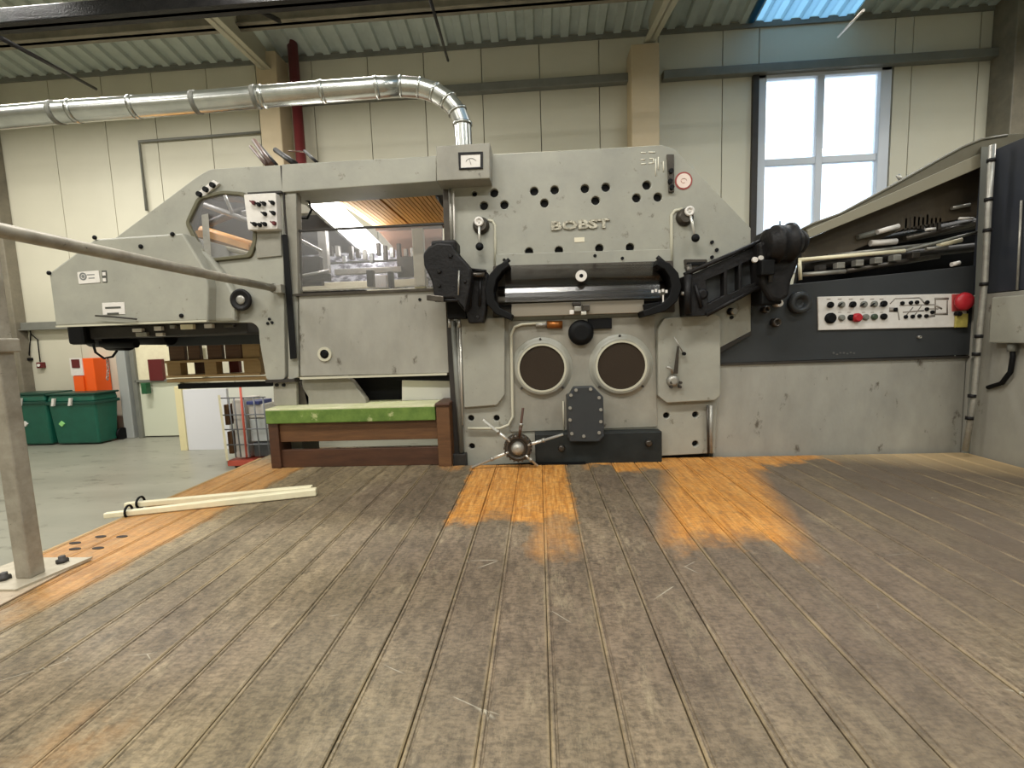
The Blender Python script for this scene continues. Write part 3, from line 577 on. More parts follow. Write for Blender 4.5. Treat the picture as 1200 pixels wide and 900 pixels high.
for q, w in (((107, 322), 10), ((108, 326), 8)): a = c2(*q, YT); MB().box((a[0]-K(w/2, YT), YT-.005, a[1]-.003), (a[0]+K(w/2, YT), YT-.004, a[1]+.003)).build('print_line', MATS['grey print'], pl)
bp_ = plate('pictogram_frame', pp([(119.5, 317), (125, 317), (126, 331), (120.5, 331)], YT), YT-.003, YT, mat('dark sticker', (80, 80, 74), .5), du, bev=.001)
for q in ((122.5, 321), (123, 328)): c = c2(*q, YT); MB().box((c[0]-K(2, YT), YT-.005, c[1]-K(2, YT)), (c[0]+K(2, YT), YT-.003, c[1]+K(2, YT))).build('sticker', WHITE, bp_)
lb = plate('label_plate', pp([(120, 355), (146, 354), (147, 368), (121, 369)], YT), YT-.003, YT, WHITE, du, bev=.001)
for f, w in ((359.5, 20), (366.5, 15)):
    c = c2(133, f+1, YT); MB().box((c[0]-K(w/2, YT), YT-.005, c[1]-K(1.1, YT)), (c[0]+K(w/2, YT), YT-.003, c[1]+K(1.1, YT))).build('print_line', MATS['dark sticker'], lb)
MB().tube([P(112, 370, YT-.03), P(135, 371.5, YT-.03), P(160, 374, YT-.03)], .006, 8).build('pull_rod', DARK, du)
# black mechanism below the tail guard
Yb = 3.2
c = P(87, 392, 3.15); MB().box((P(78, 392, 3.15).x, 3.15, P(87, 404, 3.15).z), (P(98, 392, 3.15).x, 3.4, P(87, 379, 3.15).z), .02).build('motor_block', BLK2, du)
MB().box((P(99, 392, 3.4).x, 3.6, P(104, 400, 3.6).z), (P(110, 392, 3.4).x, 3.8, P(104, 376, 3.6).z)).build('bracket', WHITE, du)
MB().box((P(110, 392, 3.3).x, 3.2, P(110, 398, 3.3).z), (P(300, 392, 3.3).x, 4.0, P(300, 377, 3.3).z), .01).build('cross_beam', DARK, du)
for k, (x0, x1, y0, y1, Y) in enumerate(((108, 130, 380, 408, 3.2), (128, 150, 384, 412, 3.25), (150, 200, 382, 405, 3.3), (120, 160, 398, 408, 3.15))):
    MB().tube([P(x0, (y0+y1)/2, Y+.1), P(x1, (y0+y1)/2, Y+.1)], K((y1-y0)/2, Y), 16).build('roller', BLK2 if k else BLACK, du)
plate('apron', pp([(195, 390), (304, 389), (304, 403), (195, 406)], 3.5), 3.5, 3.56, CHAR, du, bev=.003)
for q, w, h, m in (((163, 387), 12, 4, WHITE), ((168, 392), 14, 5, STEEL), ((187, 385), 9, 5, WHITE), ((189, 392), 9, 4, WHITE), ((221, 383), 16, 6, CREAM), ((246, 382), 10, 5, WHITE), ((204, 383), 6, 4, STEEL), ((270, 382), 12, 3, OILY)):
    c = P(*q, 3.19); MB().box((c.x-K(w/2, 3.2), 3.17, c.z-K(h/2, 3.2)), (c.x+K(w/2, 3.2), 3.2, c.z+K(h/2, 3.2)), .003).build('fitting', m, du)
lp_ = [P(109, 403, 3.15), P(112, 413, 3.15), P(122, 420, 3.15), P(132, 418, 3.15), P(137, 411, 3.15)]
MB().tube(lp_, .008, 8).build('hose', BLK2, du)
ch = thing('hanging_chain', 'small steel chain with hook hanging under the tail of the delivery section', 'chain', P(126, 425, 3.15))
pts = [P(126+random.uniform(-.8, .8), 420+3.6*k, 3.15) for k in range(8)]
for k in range(7):
    a, b = pts[k], pts[k+1]; m_ = (a+b)/2; rr = (a-b).length*.62; ax = Vector((1, 0, 0)) if k % 2 else Vector((0, 1, 0))
    MB().tube([m_ + Vector((0, 0, 1))*rr*math.cos(t*math.pi/4) + ax*rr*.5*math.sin(t*math.pi/4) for t in range(9)], .003, 5, False).build('chain_link', STEEL, ch)
# pallet forks and their load
bm = MB().box((P(195, 445, 3.7).x, 3.7, P(195, 448.5, 3.7).z), (P(318, 445, 3.7).x, 3.8, P(318, 441, 3.7).z), .004).build('support_rail', WOODL, du)
MB().box((P(208, 450, 3.72).x, 3.72, P(208, 456, 3.72).z), (P(318, 450, 3.72).x, 3.8, P(318, 447, 3.72).z), .004).build('support_rail', BLK2, du)
za = P(250, 443, 3.75).z
pb = thing('wooden_crate', 'pale wooden slatted crate on the support rail under the delivery section', 'crate', (P(250, 440, 3.75).x, 3.8, za))
cx = lambda a: P(a, 425, 3.75).x; czz = lambda a: P(250, a, 3.75).z
for z0_, z1_ in ((441, 438.5), (424, 421)): MB().box((cx(196), 3.72, czz(z0_)), (cx(306), 3.9, czz(z1_)), .003).build('board', WOODL, pb)
for a, b in ((196, 212), (240, 254), (286, 306)): MB().box((cx(a), 3.74, czz(438.5)), (cx(b), 3.82, czz(424)), .003).build('block', WOODL, pb)
for a, b in ((198, 216), (220, 234), (243, 260), (264, 283)): MB().box((cx(a), 3.76, czz(421)), (cx(b), 3.8, czz(402)), .003).build('slat', WOODB, pb)
MB().box((cx(286), 3.74, czz(421)), (cx(306), 3.84, czz(403)), .003).build('slat', WOODL, pb)
MB().box((cx(212), 3.9, czz(438.5)), (cx(224), 3.94, czz(424))).build('back_panel', WOODD, pb)
MB().box((cx(254), 3.9, czz(438.5)), (cx(266), 3.94, czz(424))).build('back_panel', DRED, pb)
# ================================================================== DUCT
dl = [P(-40, 141, 2.78), P(0, 138, 2.80), P(66, 132, 2.84), P(150, 126, 2.90), P(230, 120, 2.96), P(300, 114, 3.02), P(378, 107.5, 3.09), P(445, 102.5, 3.16)]
dl = [dl[0]-(dl[1]-dl[0]).normalized()*4.5] + dl
el = [P(470, 101.5, 3.19), P(492, 103, 3.21), P(510, 108.5, 3.22), P(525, 118, 3.22), P(536, 131, 3.22), P(542, 146, 3.22), P(544, 178, 3.22)]
duct = thing('ventilation_duct', 'shiny galvanised round duct running along the wall and bending down to the control box', 'duct', P(544, 172, 3.22))
R_ = .064
MB().tube(dl+[el[0]], R_, 24).build('duct_pipe', GALV, duct)
for k in range(len(el)-1):
    a, b = el[k], el[k+1]; MB().tube([a, b], [R_-.001*k, R_-.001*(k+1)], 24, False).build('elbow_segment', GALV, duct)
    d = (b-a).normalized(); MB().tube([a-d*.008, a+d*.008], R_+.003, 24).build('seam_ring', GALV, duct)
allp = dl
for px, py in ((66, 132), (88, 130.5), (160, 125), (230, 120), (300, 114), (306, 113.5), (378, 107.5), (443, 102.7)):
    # point on the pipe axis nearest this pixel column
    best = None
    for a, b in zip(dl, dl[1:]+[el[0]]):
        for t in [j/20 for j in range(21)]:
            q = a.lerp(b, t); v = q-CAM; sx = 600+F_PX*v.dot(RT)/v.dot(FW)
            if best is None or abs(sx-px) < best[0]: best = (abs(sx-px), q, (b-a).normalized())
    q, d = best[1], best[2]
    MB().tube([q-d*.014, q+d*.014], R_+.005, 24).build('clamp_ring', STEELG if px in (66, 300, 230) else GALV, duct)
bars = [((298, 165), (318, 193), .02), ((303, 169), (324, 193), .012), ((294, 172), (313, 194), .014), ((323, 176), (346, 192), .022), ((338, 177), (356, 178), .006), ((357, 177), (371, 190), .012)]
blabs = ['upper brown bar at the left end of the bundle over the delivery hood', 'thin dark bar just right of the upper brown bar', 'lowest and leftmost brown bar leaning over the delivery hood', 'thick black bar in front of the foot of the beige column', 'short level brown bar beside the red pipe', 'rightmost dark bar, leaning below the red pipe']
for k, (a, b, r) in enumerate(bars):
    ya = (3.9, 3.84, 3.8, 3.9, 3.7, 3.66)[k]; yb = (3.36, 3.33, 3.36, 3.36, 3.68, 3.34)[k]
    tag(MB().tube([P(*a, ya), P(*b, yb)], r, 8).build('steel_bar', WOODD if k % 2 == 0 else BLACK), blabs[k], 'bar', 'dark bars leaning over the delivery hood')
# control box with gauge
YJ = 2.95
gb = thing('duct_box', 'grey sheet metal box with a small square gauge, under the end of the duct', 'box', P(544, 210, YJ))
bo = plate('box_body', pp([(511, 171), (574, 167), (574, 209), (512, 212)], YJ), YJ, YJ+.5, GREYD, gb, bev=.006)
MB().lathe((P(544, 172, 3.22).x, 3.22, P(544, 168, YJ).z-.01), (0, 0, 1), [(.075, 0), (.075, .03), (.066, .035)], 24).build('box_neck', GREYD, gb)
gg = plate('gauge_frame', pp([(537, 179), (566, 178), (566, 198), (538, 199)], YJ), YJ-.008, YJ, BLACK, gb, [pp([(540, 182), (563, 181), (563, 196), (540, 197)], YJ)], .002)
MB().box((P(540, 190, YJ).x, YJ-.004, P(550, 196.5, YJ).z), (P(564, 190, YJ).x, YJ-.001, P(550, 181.5, YJ).z)).build('gauge_face', WHITE, gb)
c = P(552, 193, YJ-.006); arc = [c+Vector((K(7, YJ)*math.cos(t), 0, K(7, YJ)*math.sin(t))) for t in [math.pi*(.2+.6*k/8) for k in range(9)]]
MB().tube(arc, .0012, 5).tube([c, c+Vector((-.01, 0, .035))], .0015, 5).build('gauge_scale', MATS['grey print'], gb)

# ================================================================== PRESS (tall main frame)
pr = thing('die_cutting_press', 'tall grey main frame of the press with rows of bolt holes and two round windows', 'machine', (P(690, 500, YF).x, YF+.7, 0))
HOLES = [(579, 226), (567, 241), (591, 240), (626, 224), (638, 238), (650, 222.5), (685.5, 221), (710, 219.5), (698, 235), (758, 217), (746, 232), (771, 231), (620, 295), (655, 293.5), (702.5, 291), (738.5, 290)]
LOW = [(552, 490), (582, 490), (553, 523), (815, 486), (815, 520), (781, 487)]
hl = [circ(c2(*q, YF), K(4.7, YF)) for q in HOLES] + [circ(c2(*q, YF), K(3.6, YF)) for q in LOW] + [circ(c2(556, 227, YF), K(3, YF), 12)]
out = rnd(hx([(528, 184), (573, 181), (776, 170), (790, 174), (880, 267), (880, 391), (843, 409), (838, 531), (540, 547), (532, 400)]), .015)
plate('side_frame', out, YF, YF+.07, GREY, pr, hl, .005)
o = MB()
rim = hx([(573, 181), (776, 170), (790, 174.5), (880, 267.5), (880, 390)])
o.tube([(x, YF+.02, z) for x, z in rim], .007, 8); o.build('edge_highlight', RIM, pr)  # painted highlight along the outer edge of the press frame
for q, r in [(q, 4.6) for q in HOLES] + [(q, 3.5) for q in LOW] + [((556, 227), 2.9)]:  # black discs paint the dark bottoms of the bolt holes
    c = c2(*q, YF); MB().disc(c, K(r, YF), YF+.03, YF+.055, 14).build('hole_shade', BLK2, pr)
plate('press_body', hx([(536, 195), (770, 186), (870, 280), (870, 386), (836, 402), (836, 545), (542, 560)]), YF+.08, YF+1.3, DARK, pr, bev=.005)
# cast ridges
def ridge(pts, r=.009, Y=YF): MB().tube([P(*q, Y-.002) for q in pts], r, 8).build('cast_ridge', RIM, pr)
ridge([(572, 258), (577, 259), (580, 264), (580.5, 285), (580, 312)])
ridge([(800, 245), (791, 247), (787, 252), (787, 280), (787, 312)], .011)
ridge([(677, 300), (767, 297)], .004); 
plate('frame_pad', rnd(hx([(581, 298), (787, 292), (787, 312), (581, 312)]), .01), YF-.008, YF, GREY, pr, bev=.003)
# maker's lettering, raised
text('raised_lettering', 'BOBST', 679.5, 264, YF, K(9.5, YF), mat('worn raised letter paint', (205, 199, 180), .45, c2=(140, 134, 118), scale=60, amt=.2), pr, .012, 1.65)
MB().box((P(673, 281, YF).x, YF-.003, P(673, 284, YF).z), (P(685, 281, YF).x, YF, P(685, 278, YF).z)).build('small_tag', mat('cream tag', (222, 214, 190), .5), pr)
ck = MB()
for x0, y0, x1, y1 in ((751, 179, 757, 179), (760, 178.5, 768, 178.5), (751, 187, 756, 187), (761, 186, 766, 186), (751, 192, 757, 192), (760, 191.5, 766, 191), (768.5, 186, 768.5, 206), (771.5, 184, 771.5, 199), (777.5, 189, 777.5, 201), (766, 186, 766, 191)):
    ck.tube([P(x0, y0, YF-.001), P(x1, y1, YF-.001)], .004, 6)
ck.build('chalk_mark', mat('white chalk', (228, 224, 208), .8), pr)
lt = plate('latch', hx([(781, 182), (789, 182), (789, 226), (783, 226)]), YF-.02, YF, OILY, pr, bev=.004)
for q in ((785, 202), (784, 214), (786, 221)): c = c2(*q, YF); MB().disc(c, K(2.6, YF), YF-.035, YF-.02, 10).build('latch_bolt', BLK2, lt)
c = c2(801, 212, YF); sg = MB().disc(c, K(9.5, YF), YF-.003, YF, 28).build('round_sign', mat('dark red ring', (150, 62, 56), .5), pr)
MB().disc(c, K(7.8, YF), YF-.005, YF-.003, 28).build('sign_face', mat('pinkish white', (232, 212, 200), .5), sg)
MB().tube([(c[0]+.018*math.cos(t), YF-.006, c[1]+.014*math.sin(t)) for t in [k*math.pi/5 for k in range(9)]], .002, 5).build('sign_symbol', mat('faded print', (200, 160, 150), .5), sg)
# lever valves
def valve(px, py, dx, dy, bx, by):
    c = c2(px, py, YF)
    v = MB().lathe((c[0], YF, c[1]), (0, -1, 0), [(K(9.5, YF), 0), (K(9.5, YF), .012), (K(8, YF), .02), (K(6.5, YF), .045)], 24).build('lever_hub', OILY, pr)
    e = c2(px+dx, py+dy, YF); MB().lathe((e[0], YF-.04, e[1]), (0, -1, 0), [(K(5.2, YF), 0), (K(5.2, YF), .02), (K(3, YF), .02), (K(2.6, YF), .012)], 20).build('hub_nut', WHITE, v)
    b = P(bx, by, YF-.06); MB().tube([(e[0], YF-.05, e[1]), b], .0085, 8).build('lever', CHROME, v)
    MB().lathe((b.x, b.y+.015, b.z), (0, -1, 0), [(.008, 0), (K(4, YF), .006), (K(4.6, YF), .016), (K(4, YF), .026), (.008, .032)], 16).build('lever_ball', BLK2, v)
valve(564, 265, -1.5, -3, 562, 289); valve(802, 255, 3, -5, 815, 279)
for q in ((834, 284), (839.5, 293), (834, 301.5), (591, 305), (697, 300), (729, 303), (857, 372)): c = c2(*q, YF); MB().disc(c, K(1.9, YF), YF-.012, YF, 10).build('bolt', BLK2, pr)
hs = plate('handle_recess', rnd(hx([(801, 304), (828, 304), (829, 314), (802, 316)]), .01), YF-.012, YF, OILY, pr, bev=.003)
MB().box((P(804, 309, YF).x, YF-.02, P(804, 312, YF).z), (P(826, 309, YF).x, YF-.012, P(826, 307, YF).z), .003).build('grip', BLK2, hs)
# lower covers
def cover(pts, nm='cover_plate', d=.035, r=.01): return plate(nm, rnd(hx(pts), r), YF-d, YF, GREY, pr, bev=.006)
cover([(541, 374), (592, 372), (592, 462), (583, 474), (545, 477)])
cr = cover([(769, 385), (776, 373), (836, 368), (841, 372), (841, 462), (835, 468), (779, 471), (769, 463)], d=.05)
plate('centre_panel', rnd(hx([(596, 376), (767, 370), (770, 500), (598, 506)]), .012), YF-.012, YF, GREYD, pr, bev=.004)
plate('frame_ledge', rnd(hx([(842, 408), (880, 388), (880, 392), (843, 414)]), .003), YF-.004, YF+.02, DARK, pr, bev=.002)
# round windows
for px, py, r in ((635, 431, 26), (727, 428.5, 27)):
    c = c2(px, py, YF)
    w = MB().lathe((c[0], YF-.01, c[1]), (0, -1, 0), [(K(r+10, YF), 0), (K(r+9, YF), .006), (K(r+6, YF), .008), (K(r+5.5, YF), .026), (K(r+1, YF), .026), (K(r, YF), .016)], 48).build('round_window', GREY, pr)
    MB().disc(c, K(r, YF), YF-.030, YF-.02, 40).build('mesh_screen', BROWNGLASS, w)
    MB().ring(c, K(r, YF), K(r+2.2, YF), YF-.040, YF-.02, 40).build('bezel', RIM, w)
    for t in (1.6, 3.9, 5.5): MB().disc((c[0]+K(r+7.5, YF)*math.cos(t), c[1]+K(r+7.5, YF)*math.sin(t)), .008, YF-.03, YF-.012, 8).build('window_bolt', DARK, w)
# black ball knob, bar and brass union, oil pipe
c = c2(680, 390, YF); MB().lathe((c[0], YF-.01, c[1]), (0, -1, 0), [(K(8, YF), 0), (K(13, YF), .02), (K(14.5, YF), .04), (K(13, YF), .06), (K(8, YF), .07)], 28).build('ball_knob', BLK2, pr)
plate('stop_bar', hx([(688, 374), (716, 373), (716, 385), (690, 386)]), YF-.04, YF-.01, BLK2, pr, bev=.004)
MB().tube([P(*q, YF-.03) for q in ((640, 378), (612, 380), (603, 383), (599, 392), (600, 440), (601, 488), (596, 498), (586, 502), (548, 502))], .010, 10).build('oil_pipe', RIM, pr)
MB().tube([P(*q, YF-.03) for q in ((641, 380.5), (659, 380.5))], K(4.5, YF), 8).build('brass_union', mat('brass', (150, 92, 42), .35, .7), pr)
MB().tube([P(*q, YF-.03) for q in ((628, 381), (641, 380.5))], K(2.5, YF), 8).build('pipe_nut', STEEL, pr)
MB().tube([P(*q, YF-.02) for q in ((660, 470), (661, 505))], .005, 8).build('cable', RIM, pr)
# cam box and black base
MB().box((P(664, 500, 2.9).x+.01, 2.98, P(680, 514, 2.98).z), (P(706, 500, 2.9).x, YF-.01, P(680, 463, 2.98).z), .01).build('cam_box', CHAR, pr)
cb = plate('cam_box_cover', rnd(pp([(664, 466), (672, 453), (694, 452), (706, 464), (707, 510), (701, 516), (667, 516)], 2.97), .008), 2.93, 3.0, CHAR, pr, bev=.006)
for q in ((669, 463), (675, 457), (692, 456), (702, 466), (704, 480), (704, 494), (702, 507), (668, 478), (668, 492), (670, 508), (684, 511)):
    c = c2(*q, 2.93); MB().disc(c, K(2, 2.93), 2.922, 2.932, 8).build('screw', STEEL, cb)
MB().box((P(627, 520, 3.0).x, 3.0, .45), (P(776, 520, 3.0).x, YF-.005, P(700, 507, 3.0).z), .008).build('base_block', mat('dark green grey base', (30, 33, 33), .5, c2=(46, 49, 48), scale=8, spec=.2), pr)
for q in ((658, 525), (760, 519)): c = c2(*q, 3.0); MB().lathe((c[0], 3.0, c[1]), (0, -1, 0), [(K(4.5, 3), 0), (K(3.5, 3), .02), (K(2, 3), .022)], 10).build('bolt', OILY, pr)
MB().box((P(622, 540, 3.0).x, 2.97, .4), (P(686, 540, 3.0).x, 3.02, DZ+.01)).build('sill_gap', BLK2, pr)
# star wheel
YS = 2.9; c = P(607, 525, YS)
sw = thing('star_handwheel', 'steel star wheel with five spoke levers at the foot of the press', 'handwheel', (c.x, YS, c.z))
MB().lathe((c.x, YF-.005, c.z), (0, -1, 0), [(.03, 0), (.03, .13), (K(16, YS), .14), (K(17, YS), .16), (K(16, YS), .20), (K(12, YS), .205), (K(11, YS), .19), (K(9, YS), .19)], 28).build('hub', OILY, sw)
MB().lathe((c.x, YS-.01, c.z), (0, -1, 0), [(K(8, YS), -.02), (K(7.5, YS), .02), (K(5, YS), .035), (K(2, YS), .04)], 16).build('hub_cap', STEEL, sw)
for k in range(20):
    t = 2*math.pi*k/20; q = Vector((c.x+K(16, YS)*math.cos(t), YS, c.z+K(16, YS)*math.sin(t))); MB().box(q-Vector((.006, .015, .006)), q+Vector((.006, .03, .006))).build('hub_tooth', OILY, sw)
for e in ((566, 492), (613, 478), (660, 509), (630, 546), (553, 549)):
    b = P(*e, YS); b.z = max(b.z, DZ+.012); a = c + (b-c).normalized()*K(12, YS); m = a.lerp(b, .45)
    MB().tube([a, m, m, b], [.0105, .0105, .0085, .0085], 10).build('spoke', WOODD if e[0] == 613 else CHROME, sw)
    MB().lathe(m, (b-a), [(.014, -.01), (.014, .01)], 10).build('spoke_collar', STEEL, sw)
# pump lever on right cover
c = c2(788, 446, YF-.05)
lv = MB().lathe((c[0], YF-.05, c[1]), (0, -1, 0), [(K(7, YF), 0), (K(6, YF), .03), (K(3, YF), .035)], 16).build('pump_lever_base', STEEL, pr)
for dx, dy in ((-5.5, 0), (5.5, 0), (-5, 5), (5, 5)): MB().disc(c2(788+dx, 447+dy, YF), K(1.6, YF), YF-.085, YF-.05, 8).build('bolt', DARK, lv)
MB().hexa([P(*q, YF-.09) for q in ((789, 438), (794.5, 438), (796, 406), (793.5, 405))] + [P(*q, YF-.07) for q in ((789, 438), (794.5, 438), (796, 406), (793.5, 405))], .002).build('lever', OILY, lv)
MB().tube([P(790, 395, YF-.08), P(801, 414, YF-.08)], .004, 6).build('link_rod', STEEL, lv)
d = P(801.5, 414.5, YF-.08); MB().lathe(d+Vector((0, .01, 0)), (0, -1, 0), [(.012, 0), (.012, .02)], 10).build('rod_end', BLK2, lv)
MB().tube([P(781, 430, YF-.09), P(787, 432, YF-.09), P(788, 438, YF-.08)], .009, 8).build('nozzle', STEEL, lv)
# conduits at left and right edges of the frame
for x0, y0, x1, y1, r, m in ((527, 222, 530, 292, .010, STEEL), (531.5, 224, 533, 292, .006, WHITE), (531, 376, 541, 530, .018, STEELG), (536, 378, 541, 530, .008, STEEL), (539, 378, 542, 498, .008, CHROME), (833, 475, 833, 531, .012, STEEL), (829, 475, 830, 531, .006, OILY)):
    MB().tube([P(x0, y0, YF-.03), P(x1, y1, YF-.03)], r, 10).build('edge_conduit', m, pr)
MB().box((P(524, 380, YF).x, YF-.01, DZ), (P(533, 380, YF).x, YF+.03, P(528, 380, YF).z)).build('gap_strip', DARK, pr)
MB().box((P(530, 540, YF).x, YF-.06, .45), (P(548, 540, YF).x, YF-.0, P(530, 530, YF).z), .004).build('conduit_shoe', DARK, pr)
# roller guard: smoked cover between black end brackets
YG = 3.0
plate('guard_recess', rnd(hx([(578, 312), (788, 306), (790, 366), (578, 372)]), .01), YF-.02, YF+.01, mat('dusty guard housing', (84, 76, 68), .45, c2=(66, 60, 54), scale=8, spec=.25), pr, bev=.003)
def arc(pts, r): return MB().tube([P(*q, Y) for *q, Y in pts], r, 10)
def band(pts, w, nm, d0=YF-.18, d1=YF-.02):
    n = len(pts); outr, inr = [], []
    for k in range(n):
        a = Vector(pts[max(k-1, 0)]); b = Vector(pts[min(k+1, n-1)]); t = (b-a).normalized(); nn = Vector((-t.y, t.x)); wk = w*(.5+.5*math.sin(math.pi*(k+.5)/n)); q = Vector(pts[k]); outr.append(q+nn*wk/2); inr.append(q-nn*wk/2)
    return plate(nm, pp([tuple(v) for v in outr+inr[::-1]], d0), d0, d1, BLK2, pr, bev=.006)
band([(596, 308), (586, 314), (577, 325), (573, 340), (575, 354), (583, 364), (600, 372)], 11, 'guard_bracket')
band([(770, 307), (782, 312), (790, 322), (793, 336), (789, 350), (778, 360), (754, 368)], 12, 'guard_bracket')
MB().tube([P(590, 310, YF-.1), P(597, 304, YF-.1)], .014, 8).build('bracket_lug', BLACK, pr)
MB().tube([P(770, 301, YF-.1), P(778, 308, YF-.1)], .014, 8).build('bracket_lug', BLACK, pr)
sm = MB(); nseg = 8; A = []; B = []
for k in range(nseg+1):
    t = k/nseg; y = 311+(353-311)*t; dep = YF-.03-.13*math.sin(math.pi*(.1+.8*t))
    a = P(592, y+1, dep); b = P(773, y-4, dep); A.append(sm.b.verts.new(a)); B.append(sm.b.verts.new(b))
for k in range(nseg): f = sm.b.faces.new((A[k], B[k], B[k+1], A[k+1])); f.smooth = True
bmesh.ops.solidify(sm.b, geom=sm.b.faces[:], thickness=.004); sm.build('smoked_guard', SMOKE, pr)
for y, r, m in ((335, .008, BLK2), (341, .016, OILY), (349.5, .022, mat('dusty steel shaft', (146, 140, 128), .55)), (357, .006, BLK2)):
    MB().tube([P(584, y+2, YF-.045), P(785, y-4, YF-.045)], r, 14).build('roller_shaft', m, pr)
plate('lower_guard', hx([(600, 357), (752, 352), (752, 367), (600, 372)]), YF-.07, YF-.04, mat('dusty brown grey plate', (136, 128, 114), .4), pr, bev=.004)
plate('lower_guard', hx([(750, 358), (785, 352), (778, 362), (752, 369)]), YF-.10, YF-.05, BLK2, pr, bev=.004)
c = c2(681, 323.5, YF-.17); kb = MB().ring(c, K(2.2, YF), K(6, YF), YF-.185, YF-.165, 24).build('guard_knob', WHITE, pr); MB().disc(c, K(2.4, YF), YF-.18, YF-.165, 12).build('knob_screw', BLK2, kb)
for q, w, h, m in (((677, 362), 8, 6, STEEL), ((687, 361), 8, 7, OILY), ((670, 366), 5, 5, WHITE), ((684, 367), 6, 4, CHROME), ((676, 356), 10, 4, DARK)):
    d = P(*q, YF-.1); MB().box((d.x-K(w/2, 3), YF-.11, d.z-K(h/2, 3)), (d.x+K(w/2, 3), YF-.06, d.z+K(h/2, 3)), .004).build('clamp', m, pr)
gm = MB()
for k in range(5): a = P(763+4*k, 342-(k % 2), YF-.13); gm.box((a.x-.008, YF-.172, a.z-.010), (a.x+.006, YF-.17, a.z+.008))
a = P(775, 350, YF-.13); gm.box((a.x-.004, YF-.172, a.z-.025), (a.x+.004, YF-.17, a.z+.02)); gm.build('white_guard_mark', WHITE, pr)
# left pivot casting
la = thing('pivot_arm', 'black cast pivot arm at the left of the roller guard', 'arm', P(525, 375, 2.9))
plate('arm_housing', rnd(pp([(497, 298), (503, 290), (515, 285), (531, 287), (536, 298), (548, 309), (553, 318), (553, 330), (546, 366), (533, 350), (510, 351), (507, 330), (498, 312)], 2.85), .012), 2.82, 3.06, BLACK, la, bev=.012)
plate('arm_web', rnd(pp([(545, 318), (571, 318), (572, 330), (569, 366), (566, 378), (549, 379), (546, 366)], 2.95), .01), 2.95, 3.07, BLACK, la, bev=.008)
for x0, y0, x1, y1 in ((534, 296, 552, 316), (552, 316, 570, 318), (537, 316, 540, 350), (552, 326, 551, 360), (563, 326, 562, 358), (510, 352, 545, 352)):
    MB().tube([P(x0, y0, 2.83 if x1 < 548 else 2.94), P(x1, y1, 2.83 if x1 < 548 else 2.94)], .010, 8).build('rib', BLACK, la)
c = c2(505, 300, 2.85); MB().lathe((c[0]-.03, 2.92, c[1]), (-1, 0, 0), [(.04, -.06), (.045, 0), (.03, .02)], 16).build('pivot_boss', BLACK, la)
c = P(522, 291, 2.85); MB().box((c.x-.09, 2.84, c.z-.02), (c.x+.07, 3.0, c.z+.05), .015).build('cap', BLACK, la)
MB().tube([P(538, 317, 2.80), P(537, 346, 2.80)], .005, 8).build('pin', STEEL, la)
for q, r in (((515, 318), 4), ((515, 335), 3), ((560, 372), 3.5), ((528, 300), 4), ((545, 330), 3)): d = P(*q, 2.82); MB().lathe(d, (0, -1, 0), [(K(r*.7, 2.8), 0), (K(r*.65, 2.8), .008), (K(r*.4, 2.8), .012)], 6).build('nut', BLACK, la)
MB().hexa([P(*q, 2.79) for q in ((500, 352), (520, 354), (520, 347), (500, 345))] + [P(*q, 2.95) for q in ((500, 352), (520, 354), (520, 347), (500, 345))], .004).build('foot_lug', OILY, la)
MB().tube([P(547, 322, 2.92), P(568, 322, 2.92)], .016, 10).build('cross_pin', OILY, la)
MB().box((P(524, 352, 2.98).x, 2.96, P(524, 374, 2.98).z), (P(546, 352, 2.98).x, 3.05, P(524, 352, 2.98).z), .006).build('lower_block', BLK2, la)
for x_ in (527, 538): MB().tube([P(x_, 374, 3.0), P(x_, 384, 3.0)], .011, 8).build('rod_end', STEEL, la)
# right arm
ra = thing('swing_arm', 'black cast truss arm reaching from the roller guard up to the right housing', 'arm', P(815, 370, 2.95))
tri = [pp([(826, 329), (847, 320), (847, 346), (829, 356)], 2.95), pp([(851, 318), (864, 312), (864, 340), (851, 345)], 2.95), pp([(868, 310), (890, 300), (890, 329), (868, 337)], 2.95)]
plate('arm_frame', rnd(pp([(800, 324), (815, 320), (893, 284), (897, 330), (846, 358), (829, 370), (803, 371)], 2.95), .01), 2.93, 3.06, BLACK, ra, tri, .005)
MB().hexa([P(*q, 2.99) for q in ((822, 326), (892, 296), (892, 331), (826, 360))] + [P(*q, 3.05) for q in ((822, 326), (892, 296), (892, 331), (826, 360))]).build('arm_web', CHAR, ra)
for x0, y0, x1, y1, r in ((802, 322, 893, 282, .014), (828, 369, 897, 332, .014), (806, 322, 806, 368, .022), (815, 334, 822, 360, .012)):
    MB().tube([P(x0, y0, 2.92), P(x1, y1, 2.92)], r, 10).build('rib', BLACK, ra)
MB().tube([P(806, 310, 2.95), P(809, 326, 2.95)], .02, 10).build('hinge', OILY, ra)
MB().tube([P(798, 344, 2.95), P(812, 344, 2.95)], .012, 10).build('pin', STEEL, ra)
MB().lathe(P(822, 345, 2.95), (0, -1, 0), [(.04, 0), (.035, .02), (.02, .03)], 16).build('boss', BLACK, ra)
YH = 2.9
hg = thing('arm_housing', 'bulky black rounded pivot housing at the right end of the swing arm', 'housing', P(910, 370, YH))
plate('housing_body', rnd(pp([(885, 287), (893, 283), (898, 270), (915, 264), (932, 270), (936, 285), (932, 310), (924, 330), (921, 348), (910, 354), (900, 352), (888, 332)], YH), .015), YH-.04, YH+.16, BLACK, hg, bev=.02)
ca = P(912, 285, YH-.02)
MB().lathe(P(896, 288, YH-.04), (P(930, 284, YH-.04)-P(896, 288, YH-.04)), [(.07, 0), (.095, .01), (.10, .05), (.112, .055), (.112, .075), (.104, .08), (.106, .13), (.115, .135), (.115, .155), (.09, .16), (.06, .20)], 28).build('drum', BLACK, hg)
